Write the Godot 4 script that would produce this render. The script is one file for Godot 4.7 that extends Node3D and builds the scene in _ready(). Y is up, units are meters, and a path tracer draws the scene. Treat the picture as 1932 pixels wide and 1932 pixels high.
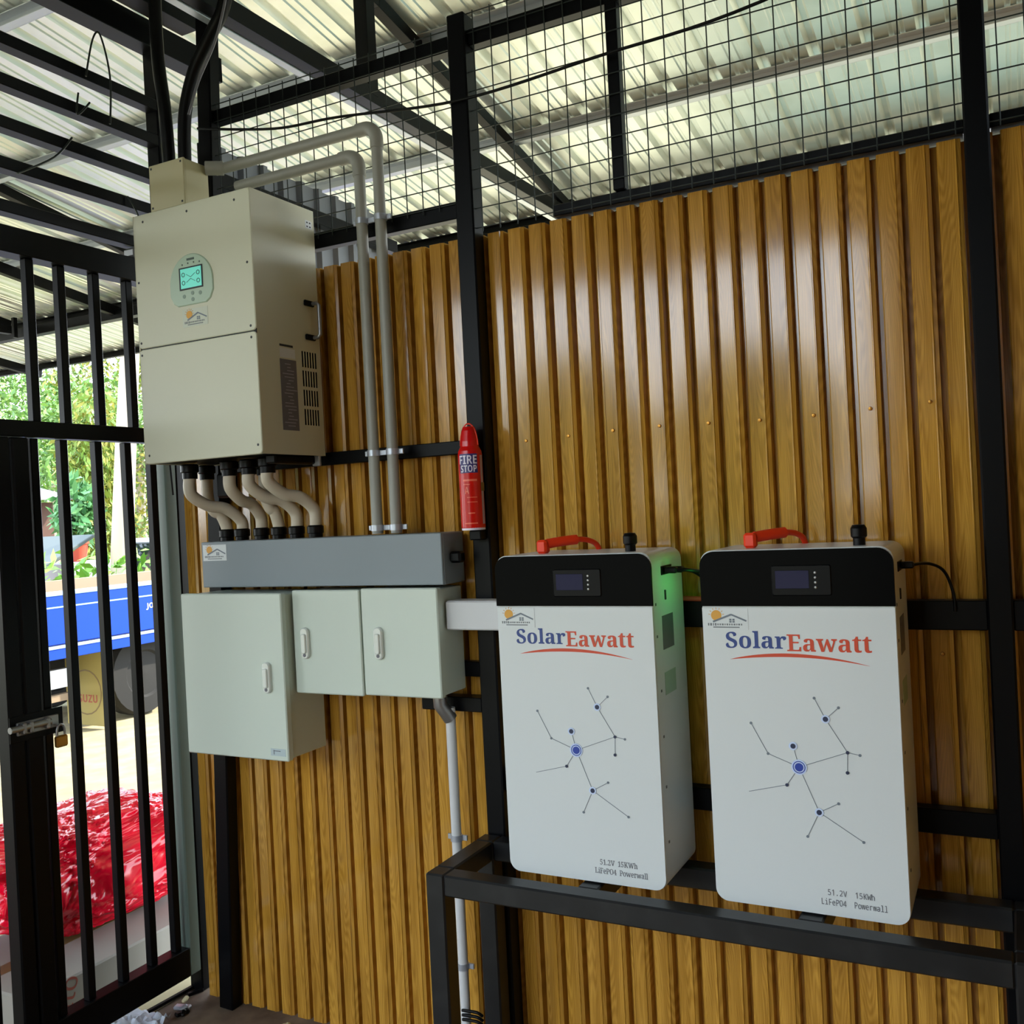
extends Node3D
# A solar battery corner in an open steel shed. y up, metres. Back wall at z = 0, camera in front of it.

class MB:
	var v := PackedVector3Array()
	var n := PackedVector3Array()
	var uv := PackedVector2Array()
	var col := PackedColorArray()
	var use_col := false
	var c := Color(1, 1, 1)
	func tri(a: Vector3, b: Vector3, d: Vector3, na: Vector3, nb: Vector3, nd: Vector3, ua := Vector2.ZERO, ub := Vector2.ZERO, ud := Vector2.ZERO) -> void:
		var f := (b - a).cross(d - a)
		if f.dot(na + nb + nd) > 0.0:
			v.append_array([a, d, b]); n.append_array([na, nd, nb]); uv.append_array([ua, ud, ub])
		else:
			v.append_array([a, b, d]); n.append_array([na, nb, nd]); uv.append_array([ua, ub, ud])
		if use_col:
			col.append_array([c, c, c])
	func quad(a: Vector3, b: Vector3, d: Vector3, e: Vector3, nn: Vector3) -> void:
		tri(a, b, d, nn, nn, nn); tri(a, d, e, nn, nn, nn)
	func quad_n(a: Vector3, b: Vector3, d: Vector3, e: Vector3, na: Vector3, nb: Vector3, nd: Vector3, ne: Vector3) -> void:
		tri(a, b, d, na, nb, nd); tri(a, d, e, na, nd, ne)
	func box(ce: Vector3, s: Vector3, bev := 0.0015, bs := Basis()) -> void:
		var h := s * 0.5
		bev = minf(bev, minf(h.x, minf(h.y, h.z)) * 0.6)
		var g := h - Vector3.ONE * bev
		for ax in 3:
			var u := (ax + 1) % 3
			var w := (ax + 2) % 3
			for sg in [-1.0, 1.0]:
				var p := []
				for q in [[-1, -1], [1, -1], [1, 1], [-1, 1]]:
					var k := Vector3.ZERO
					k[ax] = sg * h[ax]; k[u] = q[0] * g[u]; k[w] = q[1] * g[w]
					p.append(ce + bs * k)
				var nn := Vector3.ZERO
				nn[ax] = sg
				quad(p[0], p[1], p[2], p[3], bs * nn)
			for su in [-1.0, 1.0]:
				for sw in [-1.0, 1.0]:
					var p := []
					for q in [[-1, 0], [1, 0], [1, 1], [-1, 1]]:
						var k := Vector3.ZERO
						k[ax] = q[0] * g[ax]
						k[u] = su * (h[u] if q[1] == 0 else g[u])
						k[w] = sw * (g[w] if q[1] == 0 else h[w])
						p.append(ce + bs * k)
					var nn := Vector3.ZERO
					nn[u] = su; nn[w] = sw
					quad(p[0], p[1], p[2], p[3], bs * nn.normalized())
		for sx in [-1.0, 1.0]:
			for sy in [-1.0, 1.0]:
				for sz in [-1.0, 1.0]:
					var nn := bs * Vector3(sx, sy, sz).normalized()
					tri(ce + bs * Vector3(sx * h.x, sy * g.y, sz * g.z), ce + bs * Vector3(sx * g.x, sy * h.y, sz * g.z), ce + bs * Vector3(sx * g.x, sy * g.y, sz * h.z), nn, nn, nn)
	func bar(a: Vector3, b: Vector3, wd: float, ht: float, bev := 0.0015) -> void:
		var z := (b - a).normalized()
		var up := Vector3.UP if absf(z.y) < 0.95 else Vector3.RIGHT
		var x := up.cross(z).normalized()
		var y := z.cross(x)
		box((a + b) * 0.5, Vector3(wd, ht, a.distance_to(b)), bev, Basis(x, y, z))
	func tube(pts: Array, r: float, sides := 12, r_end := -1.0, rib := 0.0) -> void:
		if r_end < 0.0: r_end = r
		var rings := []
		var t0: Vector3 = (pts[1] - pts[0]).normalized()
		var x: Vector3 = (Vector3.UP if absf(t0.y) < 0.9 else Vector3.RIGHT).cross(t0).normalized()
		for i in pts.size():
			var t: Vector3
			if i == 0: t = (pts[1] - pts[0]).normalized()
			elif i == pts.size() - 1: t = (pts[i] - pts[i - 1]).normalized()
			else: t = (pts[i + 1] - pts[i - 1]).normalized()
			x = (x - t * x.dot(t)).normalized()
			var y := t.cross(x)
			var rr := lerpf(r, r_end, float(i) / (pts.size() - 1))
			if rib > 0.0 and i % 2 == 1: rr -= rib
			var ring := []
			for k in sides:
				var a := TAU * k / sides
				var d := x * cos(a) + y * sin(a)
				ring.append([pts[i] + d * rr, d])
			rings.append(ring)
		for i in pts.size() - 1:
			for k in sides:
				var k2 := (k + 1) % sides
				quad_n(rings[i][k][0], rings[i][k2][0], rings[i + 1][k2][0], rings[i + 1][k][0], rings[i][k][1], rings[i][k2][1], rings[i + 1][k2][1], rings[i + 1][k][1])
		for e in 2:
			var ring: Array = rings[0] if e == 0 else rings[rings.size() - 1]
			var ce: Vector3 = pts[0] if e == 0 else pts[pts.size() - 1]
			var nn: Vector3 = (pts[0] - pts[1]).normalized() if e == 0 else (pts[pts.size() - 1] - pts[pts.size() - 2]).normalized()
			for k in sides:
				tri(ce, ring[k][0], ring[(k + 1) % sides][0], nn, nn, nn)
	func lathe(prof: Array, ce: Vector3, segs := 24, bs := Basis()) -> void:
		for i in prof.size() - 1:
			var p: Vector2 = prof[i]
			var q: Vector2 = prof[i + 1]
			var e := q - p
			if e.length() < 1e-6: continue
			var nr := Vector2(e.y, -e.x).normalized()
			for k in segs:
				var a := TAU * k / segs
				var b := TAU * (k + 1) / segs
				var da := Vector3(cos(a), 0, sin(a))
				var db := Vector3(cos(b), 0, sin(b))
				var na := bs * (da * nr.x + Vector3.UP * nr.y)
				var nb := bs * (db * nr.x + Vector3.UP * nr.y)
				quad_n(ce + bs * (da * p.x + Vector3.UP * p.y), ce + bs * (db * p.x + Vector3.UP * p.y), ce + bs * (db * q.x + Vector3.UP * q.y), ce + bs * (da * q.x + Vector3.UP * q.y), na, nb, nb, na)
	# polygon (in xy, any winding) extruded from z0 to z1, front edge chamfered by inner polygon "ins" of the same length
	func prism(poly: PackedVector2Array, z0: float, z1: float, ins := PackedVector2Array(), bev := 0.0, tr := Transform3D()) -> void:
		var m := poly.size()
		var front := poly
		if ins.size() == m: front = ins
		var ctr := Vector2.ZERO
		for p in poly: ctr += p
		ctr /= m
		var ids := Geometry2D.triangulate_polygon(front)
		for i in range(0, ids.size(), 3):
			var a := front[ids[i]]; var b := front[ids[i + 1]]; var d := front[ids[i + 2]]
			tri(tr * Vector3(a.x, a.y, z1), tr * Vector3(b.x, b.y, z1), tr * Vector3(d.x, d.y, z1), tr.basis.z, tr.basis.z, tr.basis.z)
		ids = Geometry2D.triangulate_polygon(poly)
		for i in range(0, ids.size(), 3):
			var a := poly[ids[i]]; var b := poly[ids[i + 1]]; var d := poly[ids[i + 2]]
			tri(tr * Vector3(a.x, a.y, z0), tr * Vector3(b.x, b.y, z0), tr * Vector3(d.x, d.y, z0), -tr.basis.z, -tr.basis.z, -tr.basis.z)
		var ccw := not Geometry2D.is_polygon_clockwise(poly)
		for i in m:
			var j := (i + 1) % m
			var a := poly[i]; var b := poly[j]
			var e := (b - a)
			var nr := Vector2(e.y, -e.x).normalized() * (1.0 if ccw else -1.0)
			var nn := (tr.basis * Vector3(nr.x, nr.y, 0)).normalized()
			quad(tr * Vector3(a.x, a.y, z0), tr * Vector3(b.x, b.y, z0), tr * Vector3(b.x, b.y, z1 - bev), tr * Vector3(a.x, a.y, z1 - bev), nn)
			if ins.size() == m:
				var n2 := (tr.basis * Vector3(nr.x, nr.y, 1)).normalized()
				quad(tr * Vector3(a.x, a.y, z1 - bev), tr * Vector3(b.x, b.y, z1 - bev), tr * Vector3(ins[j].x, ins[j].y, z1), tr * Vector3(ins[i].x, ins[i].y, z1), n2)
	func mesh() -> ArrayMesh:
		var arr := []
		arr.resize(Mesh.ARRAY_MAX)
		arr[Mesh.ARRAY_VERTEX] = v
		arr[Mesh.ARRAY_NORMAL] = n
		arr[Mesh.ARRAY_TEX_UV] = uv
		if use_col: arr[Mesh.ARRAY_COLOR] = col
		var am := ArrayMesh.new()
		am.add_surface_from_arrays(Mesh.PRIMITIVE_TRIANGLES, arr)
		return am

var used := {}
var M := {}
var boxes := {}
var rng := RandomNumberGenerator.new()

func numbered(nm: String) -> String:
	if not used.has(nm):
		used[nm] = 0
		return nm
	used[nm] += 1
	return "%s_%03d" % [nm, used[nm]]

func thing(nm: String, label: String, cat: String, at := Vector3.ZERO, group := "") -> Node3D:
	var o := Node3D.new()
	o.name = numbered(nm)
	add_child(o)
	o.position = at
	o.set_meta("label", label); o.set_meta("category", cat)
	if group != "": o.set_meta("group", group)
	return o

func struct(nm: String, label: String, cat: String) -> Node3D:
	var o := thing(nm, label, cat)
	o.set_meta("kind", "structure")
	return o

func part(par: Node3D, nm: String, me: Mesh, m: Material, at := Vector3.ZERO, bs := Basis()) -> MeshInstance3D:
	var o := MeshInstance3D.new()
	o.name = nm
	o.mesh = me
	o.material_override = m
	o.transform = Transform3D(bs, at)
	par.add_child(o, true)
	return o

func single(nm: String, label: String, cat: String, me: Mesh, m: Material, at := Vector3.ZERO, bs := Basis(), group := "") -> MeshInstance3D:
	var o := MeshInstance3D.new()
	o.name = numbered(nm)
	o.mesh = me
	o.material_override = m
	add_child(o)
	o.transform = Transform3D(bs, at)
	o.set_meta("label", label); o.set_meta("category", cat)
	if group != "": o.set_meta("group", group)
	return o

func bxm(s: Vector3, bev := 0.002) -> ArrayMesh:
	var k := str(s) + str(bev)
	if not boxes.has(k):
		var b := MB.new()
		b.box(Vector3.ZERO, s, bev)
		boxes[k] = b.mesh()
	return boxes[k]

# box given by two corners, in the coordinates of its parent
func pbox(par: Node3D, nm: String, a: Vector3, b: Vector3, m: Material, bev := 0.002) -> MeshInstance3D:
	return part(par, nm, bxm((b - a).abs(), bev), m, (a + b) * 0.5)

func rrect(x0: float, y0: float, x1: float, y1: float, r: float, k := 6) -> PackedVector2Array:
	var p := PackedVector2Array()
	for q in [[x1 - r, y1 - r, 0], [x0 + r, y1 - r, 1], [x0 + r, y0 + r, 2], [x1 - r, y0 + r, 3]]:
		for i in k + 1:
			var a: float = (q[2] + float(i) / k) * PI / 2
			p.append(Vector2(q[0] + cos(a) * r, q[1] + sin(a) * r))
	return p

func rprism(x0: float, y0: float, x1: float, y1: float, r: float, z0: float, z1: float, bev: float, k := 6) -> ArrayMesh:
	var b := MB.new()
	b.prism(rrect(x0, y0, x1, y1, r, k), z0, z1, rrect(x0 + bev, y0 + bev, x1 - bev, y1 - bev, r - bev, k), bev)
	return b.mesh()

func tubem(pts: Array, r: float, sides := 12, r_end := -1.0) -> ArrayMesh:
	var b := MB.new()
	b.tube(pts, r, sides, r_end)
	return b.mesh()

func mt(c: Color, rough := 0.5, metal := 0.0, spec := 0.5) -> StandardMaterial3D:
	var m := StandardMaterial3D.new()
	m.albedo_color = c
	m.roughness = rough
	m.metallic = metal
	m.metallic_specular = spec
	return m

func glow(c: Color, e: float) -> StandardMaterial3D:
	var m := mt(c, 0.3)
	m.emission_enabled = true
	m.emission = c
	m.emission_energy_multiplier = e
	return m

func noise_tex(sz: int, fr: float, cols: Array, seed_: int, oct := 4) -> ImageTexture:
	var fn := FastNoiseLite.new()
	fn.seed = seed_; fn.frequency = fr; fn.fractal_octaves = oct
	var src := fn.get_seamless_image(sz, sz)
	var im := Image.create(sz, sz, false, Image.FORMAT_RGB8)
	for y in sz:
		for x in sz:
			var t := src.get_pixel(x, y).r * (cols.size() - 1)
			var i := mini(int(t), cols.size() - 2)
			im.set_pixel(x, y, cols[i].lerp(cols[i + 1], t - i))
	im.generate_mipmaps()
	return ImageTexture.create_from_image(im)

func text_arr(s: String, fonts: PackedStringArray, w: float, h: float, weight := 400, italic := false) -> MB:
	var f := SystemFont.new()
	f.font_names = fonts
	f.font_weight = weight
	f.font_italic = italic
	var tm := TextMesh.new()
	tm.font = f
	tm.text = s
	tm.font_size = 64
	tm.depth = 0.02
	tm.pixel_size = 0.01
	var a: Array = tm.surface_get_arrays(0)
	var vv: PackedVector3Array = a[Mesh.ARRAY_VERTEX]
	var nn: PackedVector3Array = a[Mesh.ARRAY_NORMAL]
	var ix: PackedInt32Array = a[Mesh.ARRAY_INDEX] if a[Mesh.ARRAY_INDEX] != null else PackedInt32Array(range(vv.size()))
	var lo := Vector3.INF
	var hi := -Vector3.INF
	for p in vv:
		lo = lo.min(p); hi = hi.max(p)
	var b := MB.new()
	var sc := Vector3(w / (hi.x - lo.x), h / (hi.y - lo.y), 0.0006 / (hi.z - lo.z))
	for i in range(0, ix.size(), 3):
		var n3: Vector3 = nn[ix[i]]
		b.tri((vv[ix[i]] - lo) * sc, (vv[ix[i + 1]] - lo) * sc, (vv[ix[i + 2]] - lo) * sc, n3, n3, n3)
	return b

func strip(b: MB, p: Vector2, q: Vector2, w: float, z := 0.0) -> void:
	var d := (q - p).normalized()
	var o := Vector2(-d.y, d.x) * w * 0.5
	b.prism(PackedVector2Array([p + o, q + o, q - o, p - o]), z, z + 0.0006)

func disc(b: MB, p: Vector2, r: float, z := 0.0, r_in := 0.0, th := 0.0006) -> void:
	if r_in <= 0.0:
		var po := PackedVector2Array()
		for k in 20: po.append(p + Vector2(cos(TAU * k / 20), sin(TAU * k / 20)) * r)
		b.prism(po, z, z + th)
	else:
		for k in 20:
			var a := Vector2(cos(TAU * k / 20), sin(TAU * k / 20))
			var c2 := Vector2(cos(TAU * (k + 1) / 20), sin(TAU * (k + 1) / 20))
			b.prism(PackedVector2Array([p + a * r_in, p + a * r, p + c2 * r, p + c2 * r_in]), z, z + th)

func bez(p0: Vector3, p1: Vector3, p2: Vector3, p3: Vector3, k := 16) -> Array:
	var o := []
	for i in k + 1:
		o.append(p0.bezier_interpolate(p1, p2, p3, float(i) / k))
	return o

func spline(pts: Array, sub := 8) -> Array:
	var c := Curve3D.new()
	for i in pts.size():
		var t := Vector3.ZERO
		if i > 0 and i < pts.size() - 1: t = (pts[i + 1] - pts[i - 1]) / 6.0
		c.add_point(pts[i], -t, t)
	var o := []
	for i in pts.size() - 1:
		for k in sub: o.append(c.sample(i, float(k) / sub))
	o.append(pts[pts.size() - 1])
	return o

const ROOF_Y := 3.55
const ROOF_K := 0.1584
const RIDGE_Z := 1.0
func roof_y(z: float) -> float:
	return ROOF_Y + ROOF_K * z if z <= RIDGE_Z else ROOF_Y + ROOF_K * RIDGE_Z - 0.155 * (z - RIDGE_Z)

func _ready() -> void:
	rng.seed = 7
	# ---- camera
	var cam := Camera3D.new()
	cam.name = "camera"
	add_child(cam)
	cam.position = Vector3(0, 1.5, 2.25)
	cam.rotation_degrees = Vector3(-0.162, 27.47, -2.935)
	cam.fov = 55.909
	cam.near = 0.05
	cam.current = true
	# ---- sky, sun, exposure
	var we := WorldEnvironment.new()
	we.name = "world"
	var env := Environment.new()
	env.background_mode = Environment.BG_SKY
	var sky := Sky.new()
	var sm := ProceduralSkyMaterial.new()
	sm.sky_top_color = Color(0.75, 0.82, 0.90)
	sm.sky_horizon_color = Color(0.93, 0.95, 0.95)
	sm.sky_curve = 0.2
	sm.ground_bottom_color = Color(0.5, 0.47, 0.42)
	sm.ground_horizon_color = Color(0.7, 0.68, 0.64)
	sm.sun_angle_max = 2.0
	sm.sky_energy_multiplier = 2.6
	sky.sky_material = sm
	env.sky = sky
	env.ambient_light_source = Environment.AMBIENT_SOURCE_SKY
	env.tonemap_mode = Environment.TONE_MAPPER_LINEAR
	env.tonemap_exposure = 1.0
	env.sdfgi_enabled = true
	env.ssao_enabled = true
	env.ssil_enabled = true
	we.environment = env
	add_child(we)
	var sun := DirectionalLight3D.new()
	sun.name = "sun"
	sun.light_energy = 3.8
	sun.light_color = Color(1.0, 0.96, 0.88)
	sun.light_angular_distance = 1.5
	sun.shadow_enabled = true
	add_child(sun)
	sun.look_at_from_position(Vector3.ZERO, Vector3(-0.53, -0.65, 0.54), Vector3.UP)
	make_materials()
	build_shell()
	build_roof()
	build_frame()
	build_gate()
	build_outside()
	build_stand()
	build_batteries()
	build_inverter()
	build_boxes()
	build_pipes()
	build_extinguisher()
	build_small()

func make_materials() -> void:
	M.black = mt(Color(0.035, 0.037, 0.048), 0.34, 0.0, 0.25)
	M.black_dusty = mt(Color(0.12, 0.125, 0.13), 0.5)
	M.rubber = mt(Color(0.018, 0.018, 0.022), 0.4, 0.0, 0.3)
	M.galv = mt(Color(0.72, 0.74, 0.78), 0.35, 0.6)
	M.steel = mt(Color(0.6, 0.6, 0.6), 0.35, 0.8)
	M.mesh = mt(Color(0.13, 0.16, 0.15), 0.45, 0.3)
	M.inverter = mt(Color(0.80, 0.80, 0.71), 0.45)
	M.jbox = mt(Color(0.72, 0.69, 0.55), 0.45)
	M.cab = mt(Color(0.80, 0.84, 0.79), 0.38)
	M.handle = mt(Color(0.86, 0.88, 0.86), 0.22, 0.2)
	M.slate = mt(Color(0.24, 0.27, 0.26), 0.6)
	M.trunk = mt(Color(0.50, 0.54, 0.56), 0.4)
	M.pvc = mt(Color(0.60, 0.60, 0.57), 0.42)
	M.flex = mt(Color(0.76, 0.72, 0.64), 0.5)
	M.white = mt(Color(0.83, 0.85, 0.85), 0.3)
	M.duct = mt(Color(0.80, 0.80, 0.80), 0.4)
	M.gloss_black = mt(Color(0.012, 0.014, 0.02), 0.3, 0.0, 0.15)
	M.lcd_off = mt(Color(0.09, 0.09, 0.24), 0.25, 0.0, 0.3)
	M.lcd_on = glow(Color(0.45, 0.85, 0.78), 0.35)
	M.ink = mt(Color(0.12, 0.14, 0.16), 0.5)
	M.ink_soft = mt(Color(0.45, 0.47, 0.48), 0.5)
	M.blue_ink = mt(Color(0.10, 0.22, 0.50), 0.4)
	M.orange_ink = mt(Color(0.80, 0.25, 0.10), 0.4)
	M.net = mt(Color(0.42, 0.46, 0.50), 0.45)
	M.net_dark = mt(Color(0.12, 0.16, 0.28), 0.45)
	M.net_blue = mt(Color(0.13, 0.24, 0.62), 0.4)
	M.net_halo = mt(Color(0.78, 0.84, 0.95), 0.4)
	M.sun_ink = mt(Color(0.85, 0.62, 0.22), 0.5)
	M.label = mt(Color(0.40, 0.40, 0.43), 0.4)
	M.sticker = mt(Color(0.84, 0.86, 0.86), 0.35)
	M.orange = mt(Color(0.95, 0.22, 0.05), 0.4)
	M.red = mt(Color(0.80, 0.03, 0.03), 0.22)
	M.red_print = mt(Color(0.95, 0.45, 0.35), 0.3)
	M.print_white = mt(Color(0.88, 0.86, 0.92), 0.35)
	M.print_blue = mt(Color(0.15, 0.12, 0.42), 0.35)
	M.print_pink = mt(Color(0.72, 0.62, 0.70), 0.35)
	M.tape = mt(Color(0.45, 0.36, 0.20), 0.4)
	M.brass = mt(Color(0.70, 0.50, 0.22), 0.3, 0.9)
	M.green_led = glow(Color(0.15, 1.0, 0.25), 1.2)
	M.grey_clad = mt(Color(0.42, 0.44, 0.47), 0.45, 0.2)
	M.blue_truck = mt(Color(0.05, 0.22, 0.62), 0.4, 0.0, 0.3)
	M.pale_blue = mt(Color(0.55, 0.72, 0.95), 0.4)
	M.tan = mt(Color(0.52, 0.45, 0.37), 0.8)
	M.flap = mt(Color(0.62, 0.56, 0.32), 0.7)
	M.tyre = mt(Color(0.05, 0.05, 0.05), 0.8)
	M.bark = mt(Color(0.66, 0.61, 0.53), 0.85)
	M.pole_grey = mt(Color(0.40, 0.47, 0.44), 0.45)
	M.hut = mt(Color(0.30, 0.20, 0.16), 0.8)
	M.hut_roof = mt(Color(0.55, 0.53, 0.58), 0.5)
	M.car = mt(Color(0.75, 0.78, 0.82), 0.25, 0.4)
	M.carglass = mt(Color(0.06, 0.07, 0.09), 0.05)
	M.terracotta = mt(Color(0.65, 0.25, 0.15), 0.7)
	M.carton = mt(Color(0.60, 0.58, 0.54), 0.8)
	M.carton_red = mt(Color(0.62, 0.33, 0.27), 0.8)
	M.sill = mt(Color(0.82, 0.78, 0.62), 0.8)
	M.paper = mt(Color(0.82, 0.85, 0.90), 0.6)
	var pk := mt(Color(0.86, 0.02, 0.16), 0.16)
	pk.backlight = Color(0.5, 0.05, 0.12)
	M.pink = pk
	var pk2 := mt(Color(0.90, 0.30, 0.50), 0.2)
	pk2.backlight = Color(0.4, 0.15, 0.25)
	M.pink_pale = pk2
	M.green_bag = mt(Color(0.15, 0.65, 0.25), 0.4)
	# wood print on the wall sheets: long vertical grain with arched figures
	var w := 512
	var h := 1024
	var im := Image.create(w, h, false, Image.FORMAT_RGB8)
	var n1 := FastNoiseLite.new(); n1.seed = 3; n1.frequency = 1.0; n1.fractal_octaves = 2
	var n2 := FastNoiseLite.new(); n2.seed = 11; n2.frequency = 1.0; n2.fractal_octaves = 3
	var ca := Color(0.52, 0.345, 0.085)
	var cb := Color(0.90, 0.69, 0.30)
	for y in h:
		for x in w:
			var u := x / 512.0 * 0.76
			var v := y / 1024.0 * 2.3
			var plank := u / 0.0605
			var q := fposmod(plank, 1.0) - 0.5 + 0.5 * n1.get_noise_2d(floorf(plank) * 7.3, v * 0.9)
			var arch := v * 9.0 + q * q * 16.0 + 2.2 * n1.get_noise_2d(u * 22.0, v * 2.0 + 40.0) + floorf(plank) * 0.37
			var g := 0.5 + 0.5 * sin(arch * TAU * 1.3)
			var fine := 0.5 + 0.5 * n2.get_noise_2d(u * 420.0, v * 6.0)
			var broad := 0.5 + 0.5 * n1.get_noise_2d(u * 30.0 + 9.0, v * 1.1)
			var t := clampf(0.22 * g + 0.42 * fine + 0.45 * broad - 0.02, 0.0, 1.0)
			im.set_pixel(x, y, ca.lerp(cb, t))
	im.generate_mipmaps()
	var wood := mt(Color(1, 1, 1), 0.11, 0.0, 0.6)
	wood.albedo_texture = ImageTexture.create_from_image(im)
	M.wood = wood
	var roof := mt(Color(1, 1, 1), 0.34, 0.75)
	roof.albedo_texture = noise_tex(256, 0.02, [Color(0.84, 0.86, 0.84), Color(0.91, 0.93, 0.92), Color(0.94, 0.95, 0.94)], 5)
	roof.uv1_triplanar = true
	roof.uv1_world_triplanar = true
	roof.uv1_scale = Vector3(0.6, 0.6, 0.6)
	M.roof = roof
	M.roof_darkened = mt(Color(0.30, 0.31, 0.32), 0.5, 0.2)  # unseen near slope, coloured darker so the wall mirrors a darker roof
	var fl := mt(Color(1, 1, 1), 0.85)
	fl.albedo_texture = noise_tex(512, 0.012, [Color(0.33, 0.27, 0.22), Color(0.44, 0.37, 0.31), Color(0.52, 0.45, 0.38), Color(0.60, 0.53, 0.45)], 21, 6)
	fl.uv1_triplanar = true
	fl.uv1_world_triplanar = true
	fl.uv1_scale = Vector3(0.9, 0.9, 0.9)
	M.floor = fl
	var gr := mt(Color(1, 1, 1), 0.95)
	gr.albedo_texture = noise_tex(512, 0.02, [Color(0.52, 0.48, 0.38), Color(0.60, 0.56, 0.44), Color(0.67, 0.63, 0.51)], 33, 6)
	gr.uv1_triplanar = true
	gr.uv1_world_triplanar = true
	gr.uv1_scale = Vector3(0.35, 0.35, 0.35)
	M.ground = gr
	var tf := mt(Color(1, 1, 1), 0.95)
	tf.albedo_texture = noise_tex(256, 0.03, [Color(0.13, 0.19, 0.15), Color(0.20, 0.26, 0.22), Color(0.29, 0.34, 0.30)], 61, 5)
	tf.uv1_triplanar = true
	tf.uv1_world_triplanar = true
	tf.uv1_scale = Vector3(0.4, 0.4, 0.4)
	M.added_turf = tf
	var dust := mt(Color(1, 1, 1), 0.42)
	dust.albedo_texture = noise_tex(256, 0.03, [Color(0.03, 0.033, 0.04), Color(0.06, 0.063, 0.07), Color(0.13, 0.13, 0.13)], 44, 5)
	dust.uv1_triplanar = true
	dust.uv1_world_triplanar = true
	dust.uv1_scale = Vector3(1.3, 1.3, 1.3)
	M.stand = dust
	var lf := mt(Color(1, 1, 1), 0.55)
	lf.vertex_color_use_as_albedo = true
	lf.backlight = Color(0.5, 0.55, 0.2)
	M.leaf = lf

# ribbed metal sheet standing in the xy plane: cross section repeated along x, from y0 to y1
func wall_sheet(width: float, y0: float, y1: float, flip := false) -> ArrayMesh:
	var b := MB.new()
	var pitch := 0.0605
	var prof := [[0.0, 0.0], [0.0285, 0.0], [0.0300, 0.002], [0.0315, 0.002], [0.0330, -0.0005], [0.0405, -0.004], [0.0415, -0.029], [0.0535, -0.029], [0.0545, -0.003], [0.0570, 0.0]]
	var pts := []
	var k := 0
	while k * pitch < width - 1e-4:
		for p in prof:
			if k * pitch + p[0] <= width: pts.append(Vector2(k * pitch + p[0], p[1]))
		k += 1
	pts.append(Vector2(width, 0))
	for i in pts.size() - 1:
		var p: Vector2 = pts[i]
		var q: Vector2 = pts[i + 1]
		if q.x - p.x < 1e-5: continue
		var nn := Vector3(-(q.y - p.y), 0, q.x - p.x).normalized()
		var ua := (1.0 - p.x / 0.76) if flip else p.x / 0.76
		var ub := (1.0 - q.x / 0.76) if flip else q.x / 0.76
		var va := 1.0 - y0 / 2.3
		var vb := 1.0 - y1 / 2.3
		b.tri(Vector3(p.x, y0, p.y), Vector3(q.x, y0, q.y), Vector3(q.x, y1, q.y), nn, nn, nn, Vector2(ua, va), Vector2(ub, va), Vector2(ub, vb))
		b.tri(Vector3(p.x, y0, p.y), Vector3(q.x, y1, q.y), Vector3(p.x, y1, p.y), nn, nn, nn, Vector2(ua, va), Vector2(ub, vb), Vector2(ua, vb))
	# the folded far edge and the hidden back skin give the sheet its thickness
	b.quad(Vector3(0, y0, -0.037), Vector3(width, y0, -0.037), Vector3(width, y1, -0.037), Vector3(0, y1, -0.037), Vector3(0, 0, -1))
	b.quad(Vector3(0, y1, -0.037), Vector3(width, y1, -0.037), Vector3(width, y1, -0.030), Vector3(0, y1, -0.030), Vector3(0, 1, 0))
	b.quad(Vector3(0, y0, 0), Vector3(0, y1, 0), Vector3(0, y1, -0.037), Vector3(0, y0, -0.037), Vector3(-1, 0, 0))
	b.quad(Vector3(width, y0, 0), Vector3(width, y1, 0), Vector3(width, y1, -0.037), Vector3(width, y0, -0.037), Vector3(1, 0, 0))
	return b.mesh()

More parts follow.
